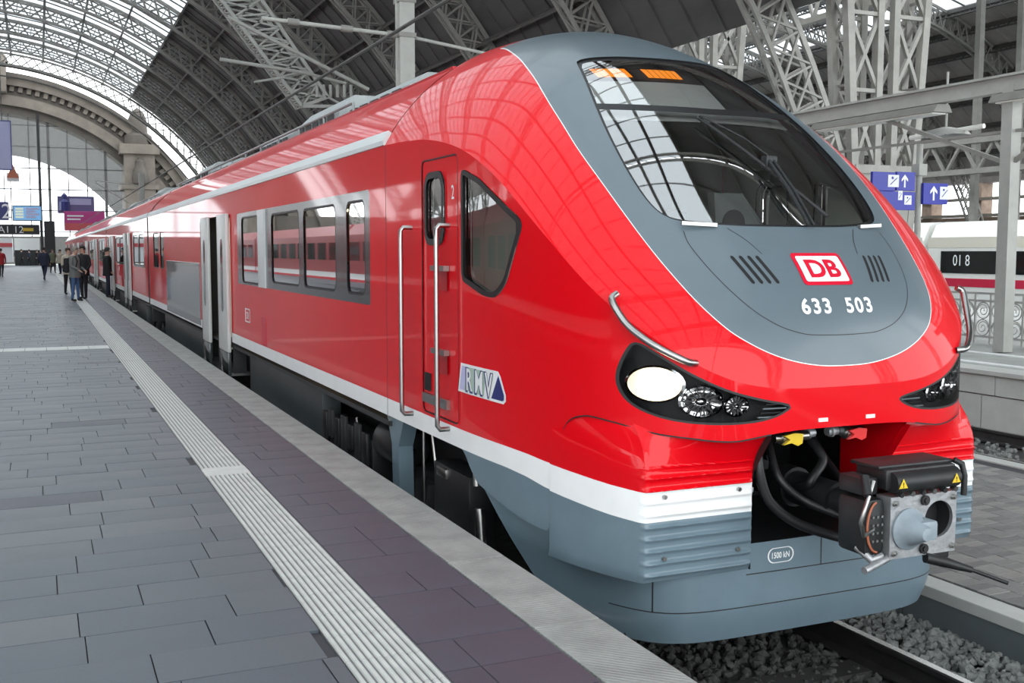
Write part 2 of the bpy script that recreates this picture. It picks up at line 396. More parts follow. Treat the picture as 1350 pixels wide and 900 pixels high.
# cross strip of pale tiles and a thin metal joint
for k in range(12): q = MB(); q.box(.74 - k * .33, 1.06 - k * .33, 19.3, 19.9, -.01, .0035); q.build('cross_strip_tile', 'tactile_white', floor)
q = MB(); q.box(-9, 2.25, 16.96, 17.0, -.01, .003); q.build('expansion_joint', 'kerb', floor)
# kerb stones
q = MB(); q.bbox(1.934, 2.255, .003, 1.077, -.16, .004, .006); k0 = q.build('kerb_stone', 'kerb', floor, loc=(0, 0, 0)); k0.location = (0, .9, 0)
for k in range(1, 124): inst(k0, 'kerb_stone', Matrix.Translation((0, .9 + 1.08 * k, 0)), floor)
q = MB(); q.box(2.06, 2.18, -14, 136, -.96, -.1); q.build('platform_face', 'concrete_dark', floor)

# ============================================================ tracks
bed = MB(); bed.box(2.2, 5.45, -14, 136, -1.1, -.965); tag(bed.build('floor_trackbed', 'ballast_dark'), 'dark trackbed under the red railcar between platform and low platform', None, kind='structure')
RP = [(-.075, -.172), (.075, -.172), (.075, -.158), (.012, -.14), (.009, -.045), (.036, -.035), (.036, -.006), (.028, 0), (-.028, 0), (-.036, -.006), (-.036, -.035), (-.009, -.045), (-.012, -.14), (-.075, -.158)]
def rail(x, y0, y1, label):
    o = thing('rail', label, 'rail', (x, y0, -.93))
    q = MB(); q.prism(RP, lambda p, t: (x + p[0], t, -.76 + p[1]), y0, y1); q.build('rail_body', 'rail_steel', o)
    q = MB(); q.box(x - .026, x + .026, y0, y1, -.7605, -.7585); q.build('running_surface', 'rail_top', o); return o
rail(XC0 := 3.93 + .755, -12, 130, 'rusty rail with a polished top under the railcar, beside the pale ballast')
rail(3.93 - .755, -12, 130, 'rail hidden deep under the railcar along the tall platform edge')
sl = MB(); sl.prism([(-.13, -1.1), (.13, -1.1), (.10, -.925), (-.10, -.925)], lambda p, t: (t, p[0], p[1]), 2.65, 5.21)
s0 = sl.build('sleeper', 'sleeper', None, loc=(0, 0, 0)); SLL = ['dark sleeper at the lower picture edge in front of the railcar', 'dark sleeper just ahead of the grey skirt', 'dark sleeper half hidden under the grey skirt', 'dark sleeper deep in the shade under the nose']; s0.location = (0, 3.21, 0); tag(s0, SLL[0], 'sleeper', 'sleepers under the railcar')
for k in range(1, 4):
    o = bpy.data.objects.new('sleeper', s0.data); COL.objects.link(o); o.location = (0, 3.21 + .62 * k, 0); tag(o, SLL[k], 'sleeper', 'sleepers under the railcar')
def stones(n, x0, x1, y0, y1, zf, rmin, rmax, name, m, label):
    bm = bmesh.new(); bmesh.ops.create_icosphere(bm, subdivisions=1, radius=1.); B = np.array([v.co[:] for v in bm.verts]); FB = np.array([[v.index for v in f.verts] for f in bm.faces]); bm.free()
    # cut corners: few-sided chunks
    VV = []; FF = []
    for i in range(n):
        c = np.array((RNG.uniform(x0, x1), RNG.uniform(y0, y1), 0)); c[2] = zf(c[0], c[1]) + RNG.uniform(-.012, .02)
        s = RNG.uniform(rmin, rmax) * RNG.uniform(.6, 1.25, 3); A_, _ = np.linalg.qr(RNG.normal(size=(3, 3)))
        P = B * RNG.uniform(.72, 1.12, (len(B), 1)) * s; VV.append(P @ A_.T + c); FF.append(FB + i * len(B))
    o = mesh_obj(name, np.concatenate(VV), np.concatenate(FF), m); tag(o, label, 'ballast', kind='stuff'); return o
stones(3000, 4.78, 5.40, 2.6, 8.4, lambda x, y: -.93 + .06 * np.clip((x - 4.75) / .6, 0, 1), .026, .044, 'track_ballast', 'ballast', 'pale grey crushed stone between the rail and the low platform wall')
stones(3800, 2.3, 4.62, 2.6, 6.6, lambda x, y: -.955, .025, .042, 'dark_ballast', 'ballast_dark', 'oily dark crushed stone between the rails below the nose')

# ============================================================ low platform to the right of the track
lp = thing('floor_low_platform', 'low brick paved service platform right of the railcar', None, (7.4, 60, -.9), kind='structure')
q = MB(); q.box(5.46, 9.40, -8, 130, -1.1, -.60); q.build('paving_bed', 'joint_dark', lp)
for k in range(30): q = MB(); q.box(5.38, 5.47, -5.26 + 3.6 * k, -5.275 + 3.6 * (k + 1), -1.1, -.665); q.build('wall_panel', 'concrete_dark', lp)
for k in range(60): q = MB(); q.bbox(5.37, 5.56, -5.26 + 1.8 * k, -5.27 + 1.8 * (k + 1), -.665, -.585, .008); q.build('edge_stone', 'concrete_light', lp)
pv = []
for i in range(int((9.15 - 5.6) / .20)):
    for j in range(0, 190):
        x = 5.60 + i * .20; y = 1.5 + j * .10 + (.05 if i % 2 else 0); pv.append((x, y))
pv = [p for p in pv if in_view(p[0] + .1, p[1] + .05, -.6, 15)]
pv.sort(key=lambda p: p[0] ** 2 + p[1] ** 2); PM = ['paver', 'paver_b', 'paver_c']
bases = []
for m in PM:
    q = MB(); q.box(.003, .197, .003, .097, -.02, .0); o = q.build('paving_brick', m, lp, loc=(0, 0, 0)); bases.append(o)
far_p = [MB() for _ in PM]; first = [True] * 3
for n_, (x, y) in enumerate(pv):
    k = int(RNG.choice([0, 1, 2])); dz = -.59 + RNG.uniform(-.002, .002)
    if n_ < 300:
        M = Matrix.Translation(np.array((x, y, dz)) - org(lp))
        if first[k]: bases[k].matrix_local = M; first[k] = False
        else: inst(bases[k], 'paving_brick', M, lp)
    else: far_p[k].box(x + .003, x + .197, y + .003, y + .097, dz - .02, dz)
for k, q in enumerate(far_p):
    if q.v: tag(q.build('far_paving_brick', PM[k], lp), kind='stuff')
q = MB(); q.box(5.6, 9.2, 14, 130, -.62, -.592); q.build('far_paving', 'paver', lp)
q = MB(); q.box(9.2, 9.40, -8, 130, -.62, -.585); q.build('edge_line', 'concrete_light', lp)
# second track and the tall concrete platform wall behind it
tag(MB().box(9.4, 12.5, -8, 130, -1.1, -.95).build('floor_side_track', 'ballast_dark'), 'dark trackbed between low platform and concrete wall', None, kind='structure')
rail(11.70, -8, 120, 'dark rail running along the foot of the concrete wall'); rail(10.19, -8, 120, 'rail of the side track nearer the brick paved platform')
stones(1500, 9.5, 12.4, 6.5, 13, lambda x, y: -.94, .03, .05, 'side_ballast', 'ballast', 'grey crushed stone of the side track by the concrete wall')
sp = thing('floor_side_platform', 'pale concrete side platform with block wall behind the second track', None, (16, 60, -.9), kind='structure')
q = MB(); q.box(12.52, 26, -8, 130, -1.1, -.12); q.build('platform_body', 'concrete', sp)
for k in range(14):
    y0 = -.6 + 2.35 * k
    q = MB(); q.bbox(12.44, 12.6, y0, y0 + 2.33, -.42, -.115, .006); q.build('wall_block', 'concrete_light', sp)
    q = MB(); q.bbox(12.46, 12.6, y0 + .25, y0 + 2.58, -1.0, -.435, .006); q.build('wall_block', 'concrete_light', sp)
for x0, x1, z1, m in ((12.40, 12.9, -.07, 'concrete_light'), (12.9, 13.2, -.085, 'concrete'), (13.2, 13.36, -.07, 'white_decal'), (13.36, 14.5, -.085, 'concrete'), (14.5, 14.66, -.07, 'white_decal'), (14.66, 26, -.085, 'concrete')):
    q = MB(); q.box(x0, x1, -8, 130, -.13, z1); q.build('platform_strip', m, sp)
tag(MB().box(-40, -10.2, -14, 136, -1.2, -.95).build('floor_left_tracks', 'ballast_dark'), 'dark trackbed left of the island platform', None, kind='structure')
# ============================================================ the railcar: shapes shared by its parts
XC = 3.93
ZT = pch([4.48, 4.50, 4.52, 4.56, 4.62, 4.70, 4.82, 4.95, 5.12, 5.5, 6.0, 6.4, 7.0, 7.6, 8.3, 30], [.93, 1.05, 1.2, 1.35, 1.46, 1.56, 1.68, 1.80, 1.96, 2.32, 2.72, 2.98, 3.22, 3.34, 3.38, 3.38])
ZB = pch([4.48, 4.6, 4.95, 5.5, 6.0, 6.6, 7.3, 8.1, 30], [.93, 1.09, 1.38, 1.81, 2.12, 2.33, 2.43, 2.46, 2.46])
def fair(fn, y0, y1, sig):
    """the same profile with its curvature evened out"""
    y = np.concatenate([y0 + (5.4 - y0) * np.linspace(0, 1, 3000) ** 2, np.linspace(5.4, y1, 1500)[1:]]); z = fn(y)
    s = np.concatenate([[0], np.cumsum(np.hypot(np.diff(y), np.diff(z)))]); h = .004; t = np.arange(0, s[-1], h); yy = np.interp(t, s, y); zz = np.interp(t, s, z)
    n = int(3 * sig / h); k = np.exp(-.5 * (np.arange(-n, n + 1) * h / sig) ** 2); k /= k.sum()
    def sm(v): p = np.concatenate([2 * v[0] - v[n:0:-1], v, 2 * v[-1] - v[-2:-n - 2:-1]]); return np.convolve(p, k, 'valid')
    yy = np.maximum.accumulate(sm(yy)); zz = sm(zz)
    return lambda x: np.interp(x, yy, zz)
ZT = fair(ZT, 4.48, 10., .13); ZB = fair(ZB, 4.48, 10., .10)
YF, NL, NN, NM, HW = 4.48, 2.4, 4., 3.2, 1.44
HN, HK = 1.8, 1.1
def AW(y): return HW * np.clip(1 - np.clip((YF + NL - y) / NL, 0, 1) ** NM, 0, 1) ** (1 / NN)
def YW(a): return YF + NL - NL * np.clip(1 - np.clip(np.abs(a) / HW, 0, 1) ** NN, 0, 1) ** (1 / NM)
def hood(a, y):
    r = np.clip(a / np.maximum(AW(y), 1e-6), 0, 1); g = lambda q: (1 - (q / HK) ** HN) ** (1 / HN)
    return ZB(y) + (ZT(y) - ZB(y)) * (g(r) - g(1.)) / (1 - g(1.))
def YH(u, z):
    """y of the nose surface seen from the front at (u, z)"""
    u = np.abs(np.asarray(u, float)); z = np.asarray(z, float); lo = np.full(u.shape, 1.) * YW(u); hi = np.full(u.shape, 9.)
    for _ in range(40):
        m = (lo + hi) / 2; c = hood(u, m) >= z; hi = np.where(c, m, hi); lo = np.where(c, lo, m)
    return hi
STW = pch([4.6, 5.34, 5.6, 5.87, 6.6, 8.2, 12, 130], [.43, .463, .482, .487, .485, .488, .485, .485])   # white stripe, upper edge
STB = pch([4.6, 5.34, 5.6, 5.87, 6.6, 8.2, 12, 130], [.27, .313, .348, .36, .358, .352, .35, .35])   # lower edge

# plan outline of the nose, evenly spaced
_t = np.linspace(0, 1, 6000) ** 2 * (math.pi / 2)
_a = HW * np.sin(_t) ** (2 / NN); _y = YF + NL - NL * np.cos(_t) ** (2 / NM)
_a = np.append(_a, HW); _y = np.append(_y, 8.1)
_s = np.concatenate([[0], np.cumsum(np.hypot(np.diff(_a), np.diff(_y)))])
_k = np.linspace(0, _s[-1], 190); PA = np.interp(_k, _s, _a); PY = np.interp(_k, _s, _y)

unit = thing('railcar', 'red and grey diesel railcar with sloping nose and lit headlight at the platform', 'train', (XC, 4.48, -.76))
def part(V, F, name, mats, parent=unit, smooth=35, mi=None, label=None):
    V, F2 = compact(V, F) if mi is None else (V, F)
    o = mesh_obj(name, V, F2, mats, parent, smooth, mi)
    if label: o['label'] = label
    return o

# ---- hood ----
ystn = np.unique(np.concatenate([PY, YF + .14 * np.linspace(0, 1, 26)[1:] ** 2.2]))
rr = np.sin(np.linspace(-1, 1, 101) * math.pi / 2) * .35 + np.linspace(-1, 1, 101) * .65
Ph = np.stack([XC + rr[None, :] * AW(ystn)[:, None], np.repeat(ystn[:, None], 101, 1), hood(np.abs(rr)[None, :] * AW(ystn)[:, None], ystn[:, None])], -1)
V, F = tri_grid(Ph)
WS = [(0, 1.782), (.29, 1.783), (.45, 1.79), (.66, 1.805), (.75, 1.835), (.795, 1.91), (.812, 2.03), (.812, 2.18), (.785, 2.40), (.725, 2.62), (.635, 2.86), (.59, 2.925), (.40, 2.945), (.17, 2.938), (0, 2.935)]
WSP = smooth_poly(WS + [(-a, b) for a, b in WS[::-1] if a > 0], 2)
VIS = [(0, 1.035), (.177, 1.040), (.36, 1.075), (.50, 1.125), (.62, 1.19), (.70, 1.25), (.79, 1.36), (.85, 1.48), (.91, 1.66), (.965, 1.93), (.998, 2.20), (.995, 2.36), (.965, 2.604), (.90, 2.80), (.83, 2.95), (.72, 3.12), (.55, 3.27), (.3, 3.38), (0, 3.45)]
VISP = smooth_poly(VIS + [(-a, b) for a, b in VIS[::-1] if a > 0], 2)
HAT = [(0, 1.20), (.2, 1.205), (.34, 1.235), (.47, 1.30), (.56, 1.38), (.63, 1.48), (.68, 1.60), (.70, 1.70), (.69, 1.755)]
HATL = np.array([(-a, b) for a, b in HAT[::-1]] + HAT[1:])
def sd_line(px, py, L):
    d = np.full(px.shape, 9.)
    for p, q in zip(L[:-1], L[1:]):
        e = q - p; t = np.clip(((px - p[0]) * e[0] + (py - p[1]) * e[1]) / (e @ e), 0, 1); d = np.minimum(d, np.hypot(px - p[0] - e[0] * t, py - p[1] - e[1] * t))
    return d
fr = lambda V: (V[:, 0] - XC, V[:, 2])
V, Fg, F = clip(V, F, np.where(V[:, 1] < 7.6, sd_poly(*fr(V), WSP), -1.))
glassV, glassF = V, Fg
V, Fvis, Fred = clip(V, F, np.minimum(np.where(V[:, 1] < 7.75, sd_poly(*fr(V), VISP), -.5), 7.7 - V[:, 1]))
V, Fvis3, Fvl = clip(V, Fvis, np.minimum(np.where(V[:, 1] < 7.75, sd_poly(*fr(V), VISP), -.5), 7.7 - V[:, 1]) - .0045)   # fine pale line along the visor edge
Fs = np.concatenate([Fred, Fvis3, Fvl]); mi = [0] * len(Fred) + [1] * len(Fvis3) + [2] * len(Fvl)
Vc, Fc = compact(V, Fs)
hood_o = mesh_obj('nose_hood', Vc, Fc, ['red_paint', 'visor_grey', 'stripe_white'], unit, 40, mi)
def on_nose(U, Z, d):
    y = YH(U, Z); return np.stack([XC + U, y - .72 * d, Z + .70 * d], -1)
def ribbon_pts(L, wd, surf, d, n=60, ends=False):
    """strip of width wd following the polyline L given in surface coordinates"""
    L = np.array(L, float); ss = np.concatenate([[0], np.cumsum(np.hypot(*np.diff(L, axis=0).T))]); t = np.linspace(0, ss[-1], n)
    P = np.stack([pch(ss, L[:, 0])(t), pch(ss, L[:, 1])(t)], 1); T = np.gradient(P, axis=0); T /= np.linalg.norm(T, axis=1)[:, None]; Nn = np.stack([-T[:, 1], T[:, 0]], 1)
    ww = np.full(n, wd / 2)
    if ends: e = np.minimum(t, ss[-1] - t) / (wd / 2); ww = wd / 2 * np.sqrt(np.clip(1 - (1 - np.clip(e, 0, 1)) ** 2, 0, 1))
    A_, B_ = P + Nn * ww[:, None], P - Nn * ww[:, None]
    return np.array([surf(A_[:, 0], A_[:, 1], d), surf(B_[:, 0], B_[:, 1], d)])
q = MB(); q.grid(ribbon_pts(HATL, .004, on_nose, .0012, 120)); q.build('hatch_seam', 'seam_black', hood_o)
for s in (-1, 1):
    for k in range(4):                                          # air slots: dark pocket with a raised lip
        a0 = .512 - .047 * k; L = [(s * a0, 1.622), (s * (a0 - .022), 1.555), (s * (a0 - .052), 1.472)]
        q = MB(); q.grid(ribbon_pts(L, .021, on_nose, .0014, 24, True)); vo = q.build('vent_slot', 'black_matte', hood_o)
    q = MB(); q.grid(ribbon_pts([(s * .44, 1.772), (s * .37, 1.70), (s * .33, 1.63)], .004, on_nose, .0012, 24)); q.build('panel_seam', 'seam_black', hood_o)
# windscreen
dW = lambda V: sd_poly(*fr(V), WSP)
gV, gF = compact(glassV, glassF)
gV = gV + np.array((0, .010, -.010))
gV, gi, go = clip(gV, gF, dW(gV - np.array((0, .010, -.010))) - .022)
part(gV, go, 'windscreen_surround', 'rubber', unit, 40)
Vt, _, W = thicken(glassV, glassF, np.array((0, .035, -.035)))
part(Vt, W, 'windscreen_reveal', 'rubber', unit, None)
zz = gV[:, 2] + .008 * 0
gV, gu, gl = clip(gV, gi, gV[:, 2] - 2.54 - .03 * np.abs(gV[:, 0] - XC))
gV, gb, gl2 = clip(gV, gl, gV[:, 2] - 2.495 - .03 * np.abs(gV[:, 0] - XC))
ws_o = part(gV, gl2, 'windscreen', 'windscreen_glass', unit, 60, label='large raked cab windscreen')
part(gV, gb, 'windscreen_divider', 'rubber', unit, 60)
part(gV, gu, 'display_window', 'windscreen_glass', unit, 60)

# destination display behind the upper glass
def behind(u, z, d):
    y = YH(u, z); return np.stack([XC + np.asarray(u), y + .72 * d, np.asarray(z) - .70 * d], -1)
def patch(u0, u1, z0, z1, d, n=24, m=6):
    U, Z = np.meshgrid(np.linspace(u0, u1, n), np.linspace(z0, z1, m)); return behind(U, Z, d)
dp = MB(); dp.grid(patch(-.60, .62, 2.53, 2.96, .11)); dpo = dp.build('display_box', 'cab_dark', unit, 60)
q = MB(); q.grid(patch(-.66, .20, 2.585, 2.80, .07)); q.build('display_panel', 'display_white', dpo, 60)
q = MB(); q.grid(patch(-.70, .70, 2.50, 2.580, .07)); q.build('display_ledge', 'display_white', dpo, 60)
q = MB(); q.grid(patch(-.56, .22, 2.815, 2.925, .075)); q.build('led_strip', 'black_matte', dpo, 60)
for u0, u1 in ((-.52, -.30), (-.20, .06)):
    for k in range(6):
        a0 = u0 + (u1 - u0) * k / 6; q = MB(); q.grid(patch(a0, a0 + (u1 - u0) / 6 - .004, 2.832, 2.905, .066, 4, 3)); q.build('led_block', 'led_orange', dpo, 60)

# ---- side wall of the nose ----
PX = np.concatenate([-PA[::-1], PA[1:]]); PYY = np.concatenate([PY[::-1], PY[1:]])
sv = np.linspace(0, 1, 56); z0w = .02
Pw = np.stack([np.repeat((XC + PX)[:, None], 56, 1), np.repeat(PYY[:, None], 56, 1), z0w + (ZB(PYY)[:, None] - z0w) * sv[None, :]], -1)
V, F = tri_grid(Pw, True)
ZBOT = pch([4.48, 4.5, 4.52, 4.6, 4.7, 4.9, 5.05, 5.15, 5.22, 5.27, 5.30, 5.33, 5.36, 6.1, 6.2, 6.3, 6.42, 6.47, 8.2], [.715, .685, .672, .69, .707, .75, .766, .745, .69, .55, .4, .2, .07, .165, .185, .24, .335, .357, .352])
V, F, _ = clip(V, F, V[:, 2] - ZBOT(V[:, 1]))
HL = [(1.124, 1.197), (1.158, 1.127), (1.185, 1.016), (1.180, .929), (1.137, .843), (1.030, .786), (.872, .761), (.645, .757), (.463, .780), (.343, .838), (.40, .862), (.519, .882), (.728, .936), (.909, 1.026), (1.032, 1.116)]
def sd_hl(V): return np.where(V[:, 1] < 5.3, sd_poly(np.abs(V[:, 0] - XC), V[:, 2], smooth_poly(HL, 2)), -1.)
V, Fhl, F = clip(V, F, sd_hl(V)); hlV, hlF = V, Fhl
left = lambda V: V[:, 0] < XC
SWP = smooth_poly([(6.455, 2.175), (6.16, 2.09), (5.60, 1.815), (5.80, 1.45), (5.93, 1.365), (6.09, 1.37), (6.455, 1.462)], 0)
def rounded(P, r=.05):
    out = []; P = np.array(P, float); n = len(P)
    for i in range(n):
        a, b, c = P[i - 1], P[i], P[(i + 1) % n]; u = (a - b) / np.linalg.norm(a - b); v = (c - b) / np.linalg.norm(c - b)
        k = min(r, .4 * np.linalg.norm(a - b), .4 * np.linalg.norm(c - b))
        for t in np.linspace(0, 1, 5): out.append((1 - t) ** 2 * (b + u * k) + 2 * t * (1 - t) * b + t * t * (b + v * k))
    return np.array(out)
SWP = rounded(SWP, .06)
sd_sw = lambda V: np.where(V[:, 1] > 5.2, sd_poly(V[:, 1], V[:, 2], SWP), -1.)
V, Fsw, F = clip(V, F, sd_sw(V)); swV, swF = V, Fsw
DW = (6.77, 7.17, 1.685, 2.185)
sd_dw = lambda V: sd_rect(V[:, 1], V[:, 2], *DW, .12)
V, Fdw, F = clip(V, F, sd_dw(V)); dwV, dwF = V, Fdw
DR = (6.52, 7.24, .505, 2.275)
sd_dr = lambda V: sd_rect(V[:, 1], V[:, 2], *DR, .05)
V, Fdo, F = clip(V, F, sd_dr(V)); doV, doF = V, Fdo
# bumper panel seam and body seam
V, Fsm, F = clip(V, F, V[:, 1] - 8.088)
V, Fst, F = clip(V, F, V[:, 2] - STW(V[:, 1]))        # red above the stripe
V, Fwh, Fgr = clip(V, F, V[:, 2] - STB(V[:, 1]))
Fs = np.concatenate([Fst, Fwh, Fgr, Fsm]); mi = [0] * len(Fst) + [1] * len(Fwh) + [2] * len(Fgr) + [3] * len(Fsm)
Vc, Fc = compact(V, Fs)
shell_o = mesh_obj('cab_shell', Vc, Fc, ['red_paint', 'stripe_white', 'skirt_grey', 'seam_black'], unit, 35, mi)
sgn = lambda V: np.where(V[:, 0] < XC, -1., 1.)
for s in (-1, 1):
    # cab door: slightly sunk leaf with a dark gap round it
    f = doF[(doV[doF][:, :, 0].mean(1) - XC) * s > 0]
    V2, f1, f2 = clip(doV, f, sd_dr(doV) - .010)
    part(V2, f2, 'door_gap', 'seam_black', unit, None)
    V3, f3 = compact(V2, f1); V3 = V3 - np.array((s * .006, 0, 0))
    d_o = part(V3, f3, 'cab_door', 'red_paint', unit, 35)
    # door window and side window: rubber rim, sunk pane
    for nm, vv, ff, sdf, rim in (('door_window', dwV, dwF, sd_dw, .045), ('side_window', swV, swF, sd_sw, .034)):
        f = ff[(vv[ff][:, :, 0].mean(1) - XC) * s > 0]
        V2, f1, f2 = clip(vv, f, sdf(vv) - rim)
        V4 = V2 + np.array((s * .008, 0, 0))
        ro = part(V4, f2, nm + '_rim', 'rubber', d_o if nm[0] == 'd' else unit, 35)
        V3, f3 = compact(V2, f1); part(V3 - np.array((s * .012, 0, 0)), f3, nm, 'cab_glass', d_o if nm[0] == 'd' else unit, 35)
    for vv, ff in ((dwV, dwF), (swV, swF)):                      # window reveals through the wall
        f = ff[(vv[ff][:, :, 0].mean(1) - XC) * s > 0]; V3, _, ww = thicken(vv, f, np.array((-s * .075, 0, 0))); part(V3, ww, 'window_reveal', 'rubber', unit, None)
    # door pull, footholds and step
    x = XC + s * (HW - .004)
    for zc in (1.53, .965):
        q = MB(); q.add([(x + s * .008, 6.72, zc), (x + s * .008, 6.92, zc), (x + s * .008, 6.92, zc - .15), (x + s * .008, 6.72, zc - .15)], [(0, 1, 2, 3)])
        q.build('foothold_pocket', 'red_dark', d_o)
        q = MB(); q.beam((x + s * .02, 6.70, zc), (x + s * .02, 6.97, zc), .04, .035); q.build('foothold_bar', 'steel', d_o)
    q = MB(); q.beam((x + s * .008, 6.70, .615), (x + s * .008, 7.2, .615), .03, .065); q.build('door_step', 'steel', d_o)
    q = MB(); q.bbox(x - .01, x + .012, 7.07, 7.19, .665, .79, .004); q.build('door_lock', 'black_matte', d_o)
    for yy in (7.46, 6.70):                                     # long grab rails beside the cab door
        xo = XC + s * (HW + .085); xi = XC + s * (HW - .02)
        p = [(xi, yy, 1.815), (xo - s * .02, yy, 1.815), (xo, yy, 1.79)] + [(xo, yy, z) for z in np.linspace(1.7, .54, 8)] + [(xo, yy, .48), (xo - s * .02, yy, .455), (xi, yy, .455)]
        q = MB(); q.tube(p, .017, 10); q.build('grab_rail', 'steel', unit, 60)
    # headlight: clear lens over a sunk black housing
    f = hlF[(hlV[hlF][:, :, 0].mean(1) - XC) * s > 0]
    V2, f1, f2 = clip(hlV, f, sd_hl(hlV) - .012)
    inn = np.array((-s * .05, .075, 0))
    V3, ff, ww = thicken(hlV, f, inn)
    h_o = part(V3, np.concatenate([ff, ww]), 'headlight_housing', 'black_matte', unit, None, label=None)
    part(V2, f2, 'headlight_rim', 'rubber', h_o, 35)
    part(V2, f1, 'headlight_lens', 'lens_glass', h_o, 60)
    def lamp(a, z, ra, rz, m_bowl, m_lens, ring, nm, d=.03):
        y = float(YW(a)); y1 = float(YW(a - .02)); y2 = float(YW(a + .02)); t = np.array((s * .04, y2 - y1, 0)); t /= np.linalg.norm(t)
        n = np.array((s * abs(t[1]), -abs(t[0]), 0)); c = np.array((XC + s * a, y, z)) - n * d
        def ringpts(k, h): return [c + h * n + k * (ra * math.cos(w) * t + rz * math.sin(w) * np.array((0, 0, 1.))) for w in np.arange(28) * 2 * math.pi / 28]
        q = MB(); q.grid([ringpts(1.12, -.05), ringpts(1.12, .004), ringpts(1.0, .010), ringpts(.98, -.004)], True); lo = q.build(nm, ring, h_o, 40)
        q = MB(); q.grid([ringpts(.99, -.002), ringpts(.8, -.03), ringpts(.5, -.048), ringpts(.2, -.055), ringpts(.001, -.056)], True); q.build('reflector', m_bowl, lo, 60)
        q = MB(); q.grid([ringpts(.42, -.03), ringpts(.36, -.005), ringpts(.2, .01), ringpts(.001, .014)], True); q.build('bulb', m_lens, lo, 60)
        if m_bowl == 'chrome':
            for k in range(7):
                w = k * math.pi / 7; dd = (ra * math.cos(w) * t + rz * math.sin(w) * np.array((0, 0, 1.))) * .93
                q = MB(); q.beam(c - dd - n * .012, c + dd - n * .012, .006, .018, n); q.build('reflector_facet', 'black_metal', lo)
    on = s < 0
    lamp(1.055, .962, .145, .088, 'headlight_on' if on else 'chrome', 'lamp_bulb_on' if on else 'chrome', 'chrome', 'main_lamp')
    lamp(.855, .877, .105, .078, 'chrome', 'chrome', 'chrome', 'turn_lamp')
    lamp(.672, .851, .062, .05, 'chrome', 'chrome', 'chrome', 'small_lamp')
    for k in range(5):
        z = .79 + .022 * k; a0, a1 = (.50 - .03 * k, .56 - .015 * k); a0 -= .05
        q = MB(); q.beam((XC + s * a0, float(YW(a0)) + .012, z), (XC + s * a1, float(YW(a1)) + .012, z), .012, .006); q.build('light_fin', 'coupler_grey' if k % 2 == 0 else 'black_metal', h_o)
    # bowed grab handle over the headlight
    ph = []
    for k, (a, z) in enumerate([(1.18, 1.425), (1.192, 1.404), (1.168, 1.33), (1.139, 1.266), (1.09, 1.208), (1.033, 1.159), (.96, 1.113), (.905, 1.085), (.885, 1.078)]):
        d = .0 if k in (0, 8) else .045
        y = float(YW(a)); ph.append((XC + s * (a + d * .75), y - d * .75, z))
    ph = np.array(ph)
    for _ in range(2): ph = np.concatenate([ph[:1], np.stack([.75 * ph[:-1] + .25 * ph[1:], .25 * ph[:-1] + .75 * ph[1:]], 1).reshape(-1, 3), ph[-1:]])
    q = MB(); q.tube(ph, .019, 10); q.build('front_handle', 'steel', unit, 60)
    # small step bracket at the foot of the windscreen
    ys = float(YH(.583, 1.785)); q = MB(); q.beam((XC + s * .70, ys + .01, 1.80), (XC + s * .50, ys - .035, 1.79), .022, .02); q.build('foot_step', 'steel', unit)
    # white marking plates under the nose
    q = MB(); q.box(XC + s * .16 - .03, XC + s * .16 + .03, 4.474, 4.482, .748, .768); q.build('marking_plate', 'white_decal', unit)

